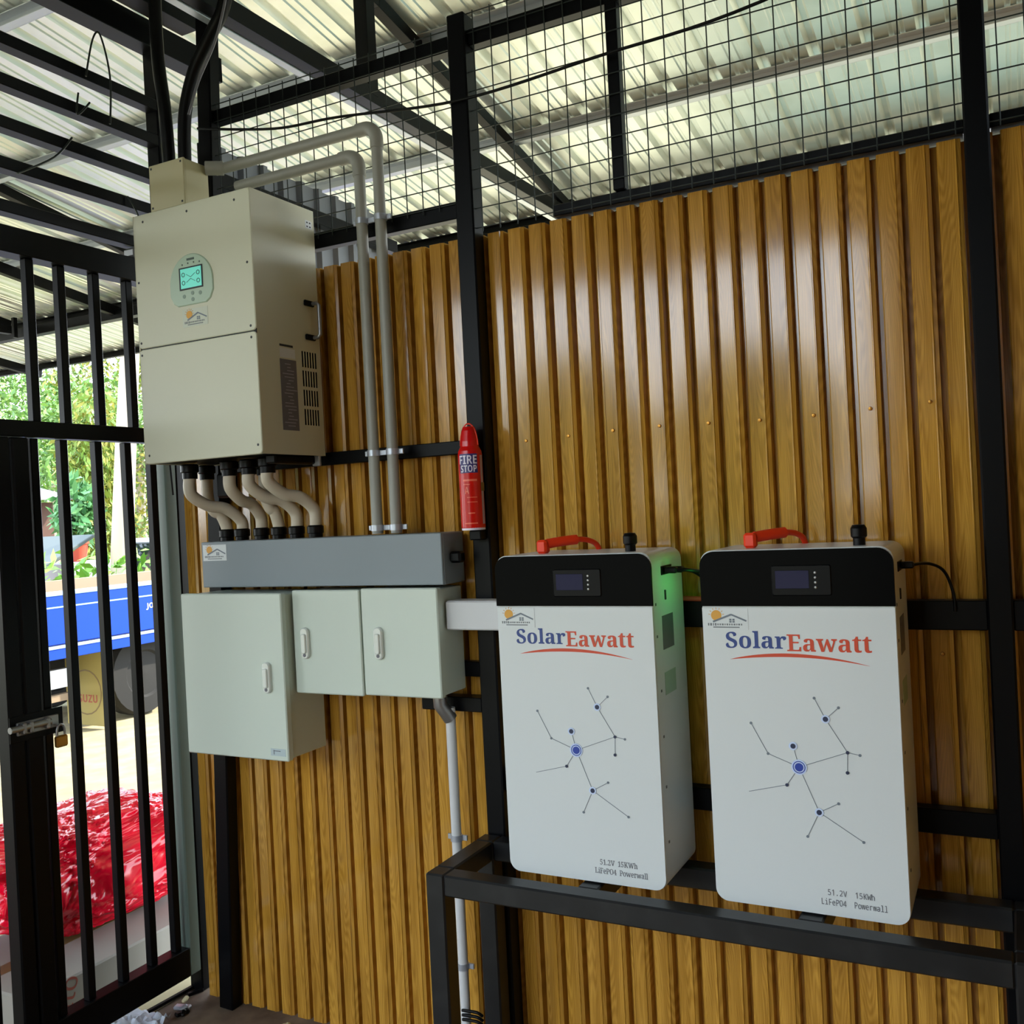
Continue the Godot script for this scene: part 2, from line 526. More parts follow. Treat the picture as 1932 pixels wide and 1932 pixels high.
func build_shell() -> void:
	var f := struct("floor", "brown dusty concrete floor inside the shed", "floor")
	pbox(f, "slab", Vector3(-2.43, -0.15, -0.06), Vector3(2.3, 0.0, 6.0), M.floor)
	var wb := struct("wall_back", "glossy wood-print ribbed metal sheet wall behind the batteries", "wall")
	var sa := wall_sheet(0.7265, 0.0, 2.23)
	var sb := wall_sheet(0.7265, 0.0, 2.23, true)
	var x := -2.345
	var i := 0
	while x < 1.3:
		part(wb, "sheet", sa if i % 2 == 0 else sb, M.wood, Vector3(x, 0, 0.0 if i % 2 == 0 else 0.0012))
		x += 0.726
		i += 1
	var sc := MB.new()
	sc.lathe([Vector2(0.0, 0.004), Vector2(0.0035, 0.0035), Vector2(0.0045, 0.001), Vector2(0.0045, -0.002)], Vector3.ZERO, 10, Basis(Vector3.RIGHT, PI / 2))
	var scm := sc.mesh()
	for yy in [1.68, 1.14]:
		var k := 0
		var xx := -2.327
		while xx < 0.5:
			if k % 2 == 0: part(wb, "screw", scm, M.brass, Vector3(xx, yy + 0.004 * sin(k * 3.7), 0.001))
			xx += 0.0605
			k += 1
	var wr := struct("wall_right", "ribbed metal sheet wall closing the right side of the shed", "wall")
	for j in 6:
		part(wr, "sheet", sa if j % 2 == 0 else sb, M.wood, Vector3(1.42, 0, j * 0.7265), Basis(Vector3.UP, -PI / 2))
	var wf := struct("wall_front", "ribbed metal sheet wall closing the right part behind the camera", "wall")
	for j in 3:
		part(wf, "sheet", sa if j % 2 == 0 else sb, M.wood, Vector3(1.42 - j * 0.7265, 0, 4.36), Basis(Vector3.UP, PI))
	pbox(wf, "upper_panel", Vector3(-0.76, 2.23, 4.36), Vector3(1.42, 3.2, 4.38), M.grey_clad)
	pbox(wr, "upper_panel", Vector3(1.42, 2.23, 0.0), Vector3(1.44, 3.6, 4.36), M.grey_clad)
	var g := struct("ground", "pale sunlit bare ground outside the gate", "ground")
	var b := MB.new()
	# falls gently from the shed to the lane where the truck stands
	var zs := [-40.0, 30.0]
	var prof := [Vector2(30, -0.05), Vector2(-2.43, -0.05), Vector2(-7.0, -0.22), Vector2(-12.0, -0.3), Vector2(-60, -0.3)]
	for k in prof.size() - 1:
		var p: Vector2 = prof[k]
		var q: Vector2 = prof[k + 1]
		b.quad(Vector3(p.x, p.y, zs[0]), Vector3(q.x, q.y, zs[0]), Vector3(q.x, q.y, zs[1]), Vector3(p.x, p.y, zs[1]), Vector3(0, 1, 0))
	part(g, "soil", b.mesh(), M.ground)
	var gs := struct("ground_2", "added dark grassy ground behind the shed wall, out of view, dims the roof underside", "ground")
	pbox(gs, "added_turf", Vector3(-2.3, -0.06, -7.6), Vector3(9.0, -0.02, -0.3), M.added_turf)  # added out of view, kept dark so less light bounces onto the roof
	var t := struct("trim_1", "pale cement sill strip under the barred gate", "sill")
	pbox(t, "strip", Vector3(-2.56, -0.05, -0.3), Vector3(-2.432, 0.004, 3.0), M.sill, 0.006)

func roof_sheet(width: float, z0: float, z1: float) -> ArrayMesh:
	var b := MB.new()
	var pts := []
	var k := 0
	while k * 0.2 < width - 1e-4:
		for p in [[0.0, 0.0], [0.05, 0.0], [0.055, 0.006], [0.065, 0.006], [0.07, 0.0], [0.09, 0.0], [0.095, 0.006], [0.105, 0.006], [0.11, 0.0], [0.148, 0.0], [0.162, 0.026], [0.182, 0.026], [0.196, 0.0]]:
			pts.append(Vector2(k * 0.2 + p[0], p[1]))
		k += 1
	pts.append(Vector2(width, 0))
	var ya := roof_y(z0)
	var yb := roof_y(z1)
	for i in pts.size() - 1:
		var p: Vector2 = pts[i]
		var q: Vector2 = pts[i + 1]
		var dx := Vector3(q.x - p.x, q.y - p.y, 0)
		var dz := Vector3(0, yb - ya, z1 - z0)
		var nn := dz.cross(dx).normalized()
		if nn.y > 0: nn = -nn
		b.quad(Vector3(p.x, ya + p.y, z0), Vector3(q.x, ya + q.y, z0), Vector3(q.x, yb + q.y, z1), Vector3(p.x, yb + p.y, z1), nn)
	return b.mesh()

func build_roof() -> void:
	var r := struct("ceiling", "ribbed galvanised metal roof on steel purlins", "roof")
	var far := roof_sheet(0.8, -3.52, RIDGE_Z)
	var near := roof_sheet(0.8, RIDGE_Z, 4.4)
	var x := -10.4
	while x < 2.3:
		part(r, "roof_sheet", far, M.roof, Vector3(x, 0, 0))
		part(r, "roof_sheet", near, M.roof_darkened, Vector3(x, 0, 0))
		x += 0.8
	for z in [-3.46, -2.66, -1.83, -1.03, -0.23, 0.57, 1.4, 2.2, 3.0, 3.8, 4.35]:
		var y := roof_y(z)
		var tall := 0.05
		var o := MB.new()
		# C-section purlin: web, two flanges
		o.box(Vector3(-4.05, y - tall / 2 - 0.004, z), Vector3(12.7, tall, 0.004), 0.0005)
		o.box(Vector3(-4.05, y - 0.006, z + 0.02), Vector3(12.7, 0.004, 0.04), 0.0005)
		o.box(Vector3(-4.05, y - tall - 0.002, z + 0.02), Vector3(12.7, 0.004, 0.04), 0.0005)
		part(r, "purlin", o.mesh(), M.black if z < -2.5 else M.galv)
	for a in [[-2.02, "black steel roof truss behind the mesh, above the grey pipes"], [-4.7, "black roof truss outside the gate, nearer of two"], [-6.6, "black roof truss farthest out over the truck"], [0.9, "black roof truss near the right wall"]]:
		var t := thing("roof_truss", a[1], "truss", Vector3(a[0], 0, 0), "roof trusses")
		var o := MB.new()
		o.bar(Vector3(0, 3.03, 4.3), Vector3(0, 3.03, -2.46), 0.05, 0.06)
		part(t, "bottom_chord", o.mesh(), M.black)
		o = MB.new()
		o.bar(Vector3(-0.045, 3.01, 4.3), Vector3(-0.045, 3.01, -2.40), 0.03, 0.025)
		part(t, "galvanised_strip", o.mesh(), M.galv)
		o = MB.new()
		o.bar(Vector3(0, 3.075, -2.46), Vector3(0, 3.405, -0.74), 0.045, 0.05)
		part(t, "top_chord", o.mesh(), M.black)
		o = MB.new()
		o.bar(Vector3(0, 3.405, -0.74), Vector3(0, 3.60, 0.9), 0.045, 0.05)
		part(t, "top_chord", o.mesh(), M.black)
		o = MB.new()
		o.bar(Vector3(0, 3.03, -0.67), Vector3(0, 3.42, -0.67), 0.055, 0.055)
		part(t, "web_post", o.mesh(), M.black)
		o = MB.new()
		o.bar(Vector3(0, 3.03, 0.9), Vector3(0, 3.6, 0.9), 0.05, 0.05)
		part(t, "web_post", o.mesh(), M.black)
		o = MB.new()
		o.bar(Vector3(0, 2.98, -2.5), Vector3(0, 3.13, -2.5), 0.03, 0.03)
		part(t, "end_plate", o.mesh(), M.black)
	for q in [-5.6, -7.6, -8.6]:
		var o := MB.new()
		o.bar(Vector3(q, roof_y(-3.45) - 0.09, -3.45), Vector3(q, roof_y(-0.3) - 0.1, -0.3), 0.045, 0.07)
		part(r, "rafter", o.mesh(), M.black)
	pbox(r, "eave_beam", Vector3(-10.3, 2.99, -2.62), Vector3(2.2, 3.06, -2.55), M.black)

func build_frame() -> void:
	var f := thing("post_framework", "black painted steel posts and rails along the wood-print wall", "framework")
	# posts
	var o := MB.new()
	o.bar(Vector3(-2.228, 0.0, 0.029), Vector3(-2.100, 3.50, 0.029), 0.045, 0.055, 0.004)
	part(f, "post", o.mesh(), M.black)
	pbox(f, "post", Vector3(-1.263, 0, 0.002), Vector3(-1.21, 2.80, 0.055), M.black, 0.004)
	pbox(f, "post", Vector3(-0.058, 0, 0.002), Vector3(-0.010, 3.36, 0.052), M.black, 0.004)
	pbox(f, "post", Vector3(1.15, 0, 0.002), Vector3(1.20, 3.36, 0.052), M.black, 0.004)
	pbox(f, "mullion", Vector3(-0.83, 2.262, 0.004), Vector3(-0.80, 2.757, 0.034), M.black)
	# rails
	pbox(f, "rail", Vector3(-2.16, 2.716, 0.004), Vector3(-1.263, 2.757, 0.036), M.black)
	pbox(f, "rail", Vector3(-1.21, 2.714, 0.004), Vector3(1.2, 2.757, 0.036), M.black)
	pbox(f, "rail", Vector3(-1.0, 2.233, -0.037), Vector3(-0.058, 2.262, 0.02), M.black)
	pbox(f, "rail", Vector3(-0.01, 2.233, -0.037), Vector3(2.2, 2.262, 0.02), M.black)
	pbox(f, "rail", Vector3(-2.12, 2.274, 0.004), Vector3(-1.263, 2.32, 0.036), M.black)
	pbox(f, "rail", Vector3(-2.18, 1.654, 0.004), Vector3(-1.263, 1.69, 0.03), M.black)
	pbox(f, "rail", Vector3(-2.18, 1.06, 0.004), Vector3(-1.263, 1.10, 0.03), M.black)
	pbox(f, "rail", Vector3(-1.45, 0.97, 0.004), Vector3(-1.263, 1.008, 0.05), M.black)
	pbox(f, "rail", Vector3(-1.21, 1.2, 0.004), Vector3(-0.058, 1.262, 0.04), M.black)
	pbox(f, "rail", Vector3(-1.21, 0.767, 0.004), Vector3(-0.058, 0.82, 0.04), M.black)
	pbox(f, "rail", Vector3(-0.01, 1.2, 0.004), Vector3(1.15, 1.262, 0.04), M.black)
	# welded wire mesh, one panel per bay
	for a in [[-2.10, -1.263, 2.30, "wire mesh panel above the inverter, left of the middle post"], [-1.21, -0.058, 2.225, "wire mesh panel above the wood-print wall, between middle and right posts"], [-0.01, 1.15, 2.225, "wire mesh panel right of the right-hand post"]]:
		var t := thing("wire_mesh_panel", a[3], "wire mesh", Vector3.ZERO, "wire mesh panels")
		var x0: float = a[0]
		var x1: float = a[1]
		var y0: float = a[2]
		var top := 2.775 if x0 < -1.5 else (2.80 if x0 < -1.0 else 3.0)
		var vw := bxm(Vector3(0.0028, top - y0, 0.0028), 0.0006)
		var x := x0 + 0.02
		while x < x1 - 0.005:
			part(t, "wire", vw, M.mesh, Vector3(x, (top + y0) / 2, 0.042))
			x += 0.0508
		var hw := bxm(Vector3(x1 - x0, 0.0028, 0.0028), 0.0006)
		var y := y0 + 0.012
		while y < top:
			part(t, "wire", hw, M.mesh, Vector3((x0 + x1) / 2, y, 0.0395))
			y += 0.0508
	# outside the frame: grey side cladding with its beam
	var c := thing("cladding_panel", "grey ribbed cladding panel outside the mesh, behind the inverter", "panel", Vector3(-2.27, 0, 0))
	var b := MB.new()
	var pts := []
	var z := -0.08
	while z > -1.02:
		for p in [[0.0, 0.0], [0.06, 0.0], [0.07, 0.018], [0.09, 0.018], [0.1, 0.0]]: pts.append(Vector2(z - p[0], p[1]))
		z -= 0.1
	for i in pts.size() - 1:
		var p: Vector2 = pts[i]
		var q: Vector2 = pts[i + 1]
		var nn := Vector3(1, 0, (q.y - p.y) / maxf(p.x - q.x, 0.001)).normalized()
		b.quad(Vector3(p.y, 2.2, p.x), Vector3(q.y, 2.2, q.x), Vector3(q.y, 2.735, q.x), Vector3(p.y, 2.735, p.x), nn)
		b.quad(Vector3(-0.02, 2.2, p.x), Vector3(-0.02, 2.2, q.x), Vector3(-0.02, 2.735, q.x), Vector3(-0.02, 2.735, p.x), Vector3(-1, 0, 0))
		b.quad(Vector3(-0.02, 2.735, p.x), Vector3(-0.02, 2.735, q.x), Vector3(q.y, 2.735, q.x), Vector3(p.y, 2.735, p.x), Vector3(0, 1, 0))
	part(c, "sheet", b.mesh(), M.grey_clad)
	pbox(c, "beam", Vector3(0.02, 2.58, -1.1), Vector3(0.06, 2.63, -0.06), M.black)
	pbox(c, "beam", Vector3(-0.02, 2.14, -1.1), Vector3(0.03, 2.2, -0.06), M.black)

func build_gate() -> void:
	# fixed grille over the gate
	var g := thing("gate_grille", "fixed black steel bar grille above the gate", "grille", Vector3(-2.4, 0, 0))
	pbox(g, "post", Vector3(-0.035, 0.0, -0.05), Vector3(0.02, 3.05, -0.005), M.black, 0.004)
	pbox(g, "post", Vector3(-0.03, 0.0, 1.68), Vector3(0.03, 3.05, 1.74), M.black, 0.004)
	pbox(g, "header", Vector3(-0.03, 2.262, -0.005), Vector3(0.03, 2.335, 1.68), M.black)
	for y in [2.852, 2.738, 2.620, 2.508, 2.390]:
		pbox(g, "rail", Vector3(-0.022, y - 0.017, -0.005), Vector3(0.022, y + 0.017, 1.68), M.black)
	pbox(g, "sill_rail", Vector3(-0.022, 1.765, -0.005), Vector3(0.022, 1.81, 1.68), M.black)
	for z in [0.137, 0.258, 0.376, 0.476, 0.60, 0.72, 0.84, 0.96, 1.08, 1.2, 1.32, 1.44, 1.56]:
		pbox(g, "bar", Vector3(-0.0125, 1.81, z - 0.0125), Vector3(0.0125, 2.262, z + 0.0125), M.black)
	# beams over the grille
	var hb := thing("header_beam", "heavy black beam running over the gate into the corner", "beam", Vector3(-2.4, 0, 0))
	pbox(hb, "beam", Vector3(-0.04, 3.03, -0.30), Vector3(0.03, 3.115, 4.2), M.black)
	pbox(hb, "upper_beam", Vector3(0.10, 3.07, -0.05), Vector3(0.17, 3.15, 4.2), M.black)
	# two leaves
	for lf in 2:
		var z0 := 0.0 if lf == 0 else 0.572
		var z1 := 0.566 if lf == 0 else 1.66
		var o := thing("gate_leaf", "black barred steel gate leaf beside the wall corner" if lf == 0 else "black barred gate leaf at the left picture edge", "gate", Vector3(-2.4, 0, 0), "gate leaves")
		pbox(o, "stile", Vector3(-0.025, 0.075, z0), Vector3(0.025, 1.763, z0 + 0.045), M.pole_grey if lf == 0 else M.black, 0.004)
		pbox(o, "stile", Vector3(-0.025, 0.075, z1 - 0.05), Vector3(0.025, 1.763, z1), M.black, 0.004)
		pbox(o, "bottom_rail", Vector3(-0.025, 0.075, z0 + 0.045), Vector3(0.025, 0.165, z1 - 0.05), M.black)
		var zs := [0.077, 0.172, 0.279, 0.396, 0.490] if lf == 0 else [0.68, 0.79, 0.90, 1.01, 1.12, 1.23, 1.34, 1.45, 1.55]
		for z in zs:
			pbox(o, "bar", Vector3(-0.0125, 0.165, z - 0.0125), Vector3(0.0125, 1.763, z + 0.0125), M.black)
		if lf == 0:
			var h := pbox(o, "hasp", Vector3(0.026, 0.965, 0.475), Vector3(0.034, 1.0, 0.60), M.steel)
			var pl := MB.new()
			pl.box(Vector3(-0.004, 0.0, 0.0), Vector3(0.004, 0.07, 0.16), 0.001)
			part(h, "backing_plate", pl.mesh(), M.black)
			var bo := MB.new()
			bo.tube([Vector3(0.012, 0.004, 0.09), Vector3(0.012, 0.004, -0.03)], 0.009, 12)
			part(h, "bolt", bo.mesh(), M.steel)
			for zz in [-0.02, 0.03, 0.05]:
				part(h, "bolt_loop", bxm(Vector3(0.018, 0.03, 0.012), 0.003), M.steel, Vector3(0.012, 0.002, zz))
	var p := thing("padlock", "small brass padlock hanging from the gate hasp", "padlock", Vector3(-2.352, 0.945, 0.482))
	part(p, "body", bxm(Vector3(0.016, 0.032, 0.036), 0.004), M.brass, Vector3(0, -0.018, 0))
	part(p, "shackle", tubem([Vector3(0, -0.004, -0.012), Vector3(0, 0.014, -0.012), Vector3(0, 0.024, -0.008), Vector3(0, 0.028, 0), Vector3(0, 0.024, 0.008), Vector3(0, 0.014, 0.012), Vector3(0, -0.004, 0.012)], 0.0035, 8), M.steel)

func leaves(b: MB, ce: Vector3, rad: Vector3, cnt: int, sz: float, c0: Color, c1: Color, droop := 0.0) -> void:
	b.use_col = true
	for i in cnt:
		var d := Vector3(rng.randfn(), rng.randfn(), rng.randfn()).normalized() * pow(rng.randf(), 0.4)
		var p := ce + d * rad
		var ax := Vector3(rng.randfn(), rng.randfn() - droop, rng.randfn()).normalized()
		var sd := ax.cross(Vector3(rng.randfn(), rng.randfn(), rng.randfn())).normalized()
		var l := sz * rng.randf_range(0.6, 1.3)
		var nn := ax.cross(sd).normalized()
		b.c = c0.lerp(c1, rng.randf())
		b.tri(p, p + ax * l * 0.5 + sd * l * 0.17 + nn * l * 0.05, p + ax * l, nn, nn, nn)
		b.tri(p, p + ax * l, p + ax * l * 0.5 - sd * l * 0.17 + nn * l * 0.05, nn, nn, nn)

func tree(nm: String, label: String, cat: String, at: Vector3, trunk: Array, r: float, crowns: Array, cnt: int, sz: float, c0: Color, c1: Color, bark: Material, droop := 0.0, grp := "") -> void:
	var t := thing(nm, label, cat, at, grp)
	part(t, "trunk", tubem(trunk, r, 10, r * 0.75), bark)
	var b := MB.new()
	for c in crowns: leaves(b, c[0], c[1], int(cnt * 2.2), sz * 0.62, c0, c1, droop)
	part(t, "foliage", b.mesh(), M.leaf)

func build_outside() -> void:
	# truck parked along the lane, tail towards the shed front
	var t := thing("truck", "blue dropside truck parked outside beyond the gate", "truck", Vector3(-7.0, -0.22, 0))
	pbox(t, "side_board", Vector3(-0.04, 0.80, -6.9), Vector3(0, 1.20, -1.6), M.blue_truck, 0.004)
	var sb := pbox(t, "side_sill", Vector3(-0.05, 0.68, -6.9), Vector3(0.012, 0.79, -1.6), M.blue_truck, 0.004)
	part(sb, "pale_line", bxm(Vector3(0.012, 0.025, 5.3), 0.002), M.pale_blue, Vector3(0.034, 0.045, 0))
	pbox(t, "top_edge", Vector3(-0.06, 1.20, -6.9), Vector3(0.008, 1.235, -1.6), M.pale_blue, 0.004)
	pbox(t, "pale_line", Vector3(0, 1.10, -6.9), Vector3(0.004, 1.112, -1.6), M.pale_blue, 0.001)
	var tx := text_arr("JO CA", PackedStringArray(["Droid Sans"]), 0.20, 0.06, 700, true)
	part(t, "lettering", tx.mesh(), M.print_white, Vector3(0.001, 0.98, -3.95), Basis(Vector3.UP, PI / 2))
	pbox(t, "side_board", Vector3(-1.80, 0.80, -6.9), Vector3(-1.76, 1.23, -1.6), M.tan, 0.004)
	pbox(t, "tail_board", Vector3(-1.76, 0.80, -1.64), Vector3(-0.04, 1.20, -1.6), M.blue_truck, 0.004)
	pbox(t, "bed_floor", Vector3(-1.78, 0.74, -6.9), Vector3(-0.05, 0.80, -1.6), M.tan)
	pbox(t, "front_board", Vector3(-1.76, 0.80, -6.89), Vector3(-0.04, 1.35, -6.85), M.tan)
	for xx in [-1.3, -0.6]:
		pbox(t, "chassis_rail", Vector3(xx - 0.04, 0.52, -8.5), Vector3(xx + 0.04, 0.72, -1.7), M.tyre)
	pbox(t, "underrun_bar", Vector3(-0.30, 0.40, -3.35), Vector3(-0.24, 0.56, -1.8), M.galv)
	pbox(t, "underrun_bar", Vector3(-0.34, 0.28, -3.35), Vector3(-0.28, 0.34, -1.8), M.tan)
	for xx in [-0.28, -1.52]:
		for zz in [-4.05, -7.9]:
			var w := MB.new()
			w.lathe([Vector2(0.0, 0.11), Vector2(0.2, 0.10), Vector2(0.22, 0.12), Vector2(0.36, 0.11), Vector2(0.385, 0.06), Vector2(0.385, -0.06), Vector2(0.36, -0.11), Vector2(0.2, -0.1), Vector2(0.0, -0.1)], Vector3.ZERO, 28, Basis(Vector3.FORWARD, PI / 2))
			var wo := part(t, "wheel", w.mesh(), M.tyre, Vector3(xx, 0.385, zz))
			var hb := MB.new()
			hb.lathe([Vector2(0.0, 0.02), Vector2(0.16, 0.015), Vector2(0.2, 0.0)], Vector3(0.10 if xx > -1 else -0.10, 0, 0), 20, Basis(Vector3.FORWARD, PI / 2 if xx < -1 else -PI / 2))
			part(wo, "hub", hb.mesh(), M.galv)
	for xx in [-0.28, -1.52]:
		var fp := part(t, "mud_flap", bxm(Vector3(0.52, 0.66, 0.012), 0.004), M.flap, Vector3(xx, 0.35, -3.5))
		var fr := MB.new()
		disc(fr, Vector2(0, -0.04), 0.2, 0.0065, 0.188, 0.001)
		part(fp, "printed_ring", fr.mesh(), M.tape)
		part(fp, "lettering", text_arr("ISUZU", PackedStringArray(["Droid Sans"]), 0.28, 0.07, 700).mesh(), M.carton_red, Vector3(-0.14, -0.13, 0.0065))
	var cb := MB.new()
	cb.prism(PackedVector2Array([Vector2(-8.65, 0.45), Vector2(-7.0, 0.45), Vector2(-7.0, 2.05), Vector2(-8.2, 2.05), Vector2(-8.65, 1.3)]), -0.05, 1.75, PackedVector2Array(), 0.0, Transform3D(Basis(Vector3(0, 0, 1), Vector3(0, 1, 0), Vector3(-1, 0, 0)), Vector3.ZERO))
	part(t, "cab", cb.mesh(), M.blue_truck)
	pbox(t, "cab_window", Vector3(0.045, 1.3, -8.0), Vector3(0.054, 1.85, -7.2), M.carglass)
	# plants and things along the far side of the lane
	var yel := Color(0.26, 0.23, 0.025)
	var gm := Color(0.05, 0.13, 0.02)
	var gl := Color(0.15, 0.28, 0.04)
	tree("pale_tree", "tall pale bare-trunked tree beyond the truck", "tree", Vector3(-11, -0.3, -7.05), [Vector3(0, 0, 0), Vector3(0, 1.5, -0.08), Vector3(0.02, 3.0, -0.22), Vector3(0, 4.2, -0.38), Vector3(0, 5.5, -0.5)], 0.16, [[Vector3(0, 6.4, -0.4), Vector3(0.9, 0.7, 0.6)]], 700, 0.3, gm, gl, M.bark)
	tree("pale_tree", "slim pale tree trunk at the right end of the gate view", "tree", Vector3(-13, -0.3, -9.62), [Vector3(0, 0, 0), Vector3(0, 2, 0.02), Vector3(0, 4.2, 0.0)], 0.08, [[Vector3(0, 4.6, 0), Vector3(0.5, 0.5, 0.5)]], 400, 0.25, gl, yel, M.bark)
	tree("bamboo_clump", "yellow-green bamboo clump left of the pale trunk", "bamboo", Vector3(-14.3, -0.3, -9.45), [Vector3(0, 0, 0), Vector3(0.05, 2, 0.05), Vector3(0, 4, 0)], 0.05, [[Vector3(0, 1.9, 0), Vector3(0.5, 1.3, 0.5)], [Vector3(0.1, 3.2, 0.1), Vector3(0.6, 1.2, 0.6)]], 900, 0.28, gl, yel, M.leaf, 1.2)
	tree("leafy_shrub", "bright green leafy shrub behind the dark hut", "shrub", Vector3(-17.5, -0.3, -11.0), [Vector3(0, 0, 0), Vector3(0, 1, 0.05), Vector3(0, 2.8, 0)], 0.08, [[Vector3(0, 3.2, 0), Vector3(1.3, 1.3, 1.5)], [Vector3(0, 4.2, -1.2), Vector3(1.2, 1.0, 1.5)]], 1000, 0.3, gm, gl, M.bark)
	tree("leafy_tree", "broad green tree in the left background under the roof", "tree", Vector3(-24.6, -0.3, -14.3), [Vector3(0, 0, 0), Vector3(0, 2, 0.1), Vector3(0, 4.0, 0)], 0.12, [[Vector3(0, 3.6, 0.3), Vector3(1.8, 1.6, 1.9)], [Vector3(0, 5.6, 0), Vector3(1.8, 1.3, 2.2)]], 1400, 0.32, gm, gl, M.bark)
	tree("leafy_tree", "dense green tree behind the pale trunk", "tree", Vector3(-20.5, -0.3, -16.0), [Vector3(0, 0, 0), Vector3(0, 2, 0.1), Vector3(0, 4.5, 0)], 0.14, [[Vector3(0, 2.6, 0.6), Vector3(1.6, 2.0, 1.9)], [Vector3(0, 4.8, 0.8), Vector3(1.6, 1.8, 2.2)]], 1500, 0.32, gm, yel, M.bark)
	tree("leafy_tree", "tall green tree far back beside the dark hut", "tree", Vector3(-27, -0.3, -18.5), [Vector3(0, 0, 0), Vector3(0, 3, 0.1), Vector3(0, 6, 0)], 0.16, [[Vector3(0, 5.0, 0), Vector3(2.2, 2.6, 3.4)], [Vector3(0, 2.4, -1.4), Vector3(2.0, 2.0, 2.4)]], 2200, 0.4, gm, gl, M.bark)
	var hu := thing("hut", "small dark brown hut with a pale metal roof beyond the truck", "hut", Vector3(-14, -0.3, -7.85))
	pbox(hu, "body", Vector3(-1.2, 0, -0.5), Vector3(0, 2.3, 1.4), M.hut)
	var hr := MB.new()
	hr.bar(Vector3(-1.4, 2.75, 0.45), Vector3(0.35, 2.35, 0.45), 2.2, 0.04)
	part(hu, "roof", hr.mesh(), M.hut_roof)
	var hd := thing("grass_bank", "bright green grass bank behind the truck bed", "grass")
	hd.set_meta("kind", "stuff")
	var hbk := MB.new()
	for i in 14: leaves(hbk, Vector3(-9.6 - rng.randf() * 0.3, 0.5, -3.6 - i * 0.32), Vector3(0.4, 0.8, 0.35), 160, 0.2, Color(0.09, 0.24, 0.02), Color(0.20, 0.38, 0.05))
	part(hd, "blades", hbk.mesh(), M.leaf)
	var ts := MB.new()
	ts.box(Vector3.ZERO, Vector3(1.4, 0.05, 1.3), 0.01, Basis(Vector3.RIGHT, 0.45))
	single("roof_panel", "grey tilted sheet leaning before the dark hut", "sheet", ts.mesh(), M.slate, Vector3(-12.0, 1.15, -6.35))
	var pt := thing("plant_pot", "terracotta pot with a green plant beside the pale trunk", "plant pot", Vector3(-12.5, 1.05, -7.6))
	var pm := MB.new()
	pm.lathe([Vector2(0.0, 0.0), Vector2(0.11, 0.0), Vector2(0.15, 0.26), Vector2(0.165, 0.26), Vector2(0.165, 0.31), Vector2(0.13, 0.31), Vector2(0.12, 0.27), Vector2(0.0, 0.27)], Vector3.ZERO, 20)
	part(pt, "pot", pm.mesh(), M.terracotta)
	var pf := MB.new()
	leaves(pf, Vector3(0, 0.75, 0), Vector3(0.3, 0.5, 0.3), 500, 0.22, Color(0.03, 0.13, 0.03), Color(0.12, 0.30, 0.10), 0.4)
	part(pt, "foliage", pf.mesh(), M.leaf)
	single("plinth", "grey block wall carrying the terracotta pot", "wall block", bxm(Vector3(0.6, 1.35, 1.0), 0.02), M.hut_roof, Vector3(-12.5, 0.375, -7.6))
	var cr := thing("car", "silver car parked behind the pale tree trunk", "car", Vector3(-15.5, -0.3, -11.6))
	var cm := MB.new()
	cm.prism(PackedVector2Array([Vector2(-2.1, 0.3), Vector2(2.1, 0.3), Vector2(2.15, 0.75), Vector2(1.2, 0.95), Vector2(-2.0, 1.0), Vector2(-2.15, 0.8)]), -0.85, 0.85, PackedVector2Array(), 0, Transform3D(Basis(Vector3(0, 0, 1), Vector3(0, 1, 0), Vector3(-1, 0, 0)), Vector3.ZERO))
	part(cr, "body", cm.mesh(), M.car)
	cm = MB.new()
	cm.prism(PackedVector2Array([Vector2(-1.9, 0.96), Vector2(1.1, 0.92), Vector2(0.5, 1.5), Vector2(-1.4, 1.55)]), -0.75, 0.75, PackedVector2Array(), 0, Transform3D(Basis(Vector3(0, 0, 1), Vector3(0, 1, 0), Vector3(-1, 0, 0)), Vector3.ZERO))
	part(cr, "cabin", cm.mesh(), M.carglass)
	pbox(cr, "roof", Vector3(-0.7, 1.5, -1.4), Vector3(0.7, 1.6, 0.5), M.car, 0.03)
	for a in [[0.8, -1.35], [0.8, 1.35], [-0.8, -1.35], [-0.8, 1.35]]:
		var w := MB.new()
		w.lathe([Vector2(0, 0.1), Vector2(0.3, 0.1), Vector2(0.32, 0.05), Vector2(0.32, -0.05), Vector2(0.3, -0.1), Vector2(0, -0.1)], Vector3.ZERO, 20, Basis(Vector3.FORWARD, PI / 2))
		part(cr, "wheel", w.mesh(), M.tyre, Vector3(a[0], 0.32, a[1]))
	# trees across the yard behind the camera, mirrored in the glossy wall
	for i in 7:
		tree("yard_tree", "green tree across the open yard, seen only mirrored in the wall", "tree", Vector3(-11.5 + i * 3.8, -0.05, 15 + 0.5 * sin(i * 2.3)), [Vector3(0, 0, 0), Vector3(0, 1.5, 0.1), Vector3(0, 3.0, 0)], 0.14, [[Vector3(0, 2.4, 0), Vector3(1.6, 1.8 + 0.4 * sin(i * 1.7), 1.4)]], 1500, 0.7, Color(0.03, 0.08, 0.015), Color(0.09, 0.18, 0.03), M.bark, 0.0, "trees across the yard")
	# pink plastic bundle on a carton, just outside the gate
	bag("plastic_bundle", "crumpled crimson plastic bundle lying outside the gate bars", Vector3(-2.97, 0.345, -0.06), Vector3(0.28, 0.165, 0.36), M.pink, 1)
	bag("plastic_bundle", "paler pink plastic bag at the left picture edge", Vector3(-3.30, 0.22, 0.78), Vector3(0.25, 0.24, 0.22), M.pink_pale, 5)
	bag("green_sack", "small green sack behind the pale pink bag", Vector3(-4.1, 0.1, 0.25), Vector3(0.3, 0.32, 0.3), M.green_bag, 9)
	var ct := thing("carton", "grey cardboard carton with red print under the crimson bundle", "carton", Vector3(-2.85, -0.05, 0.05))
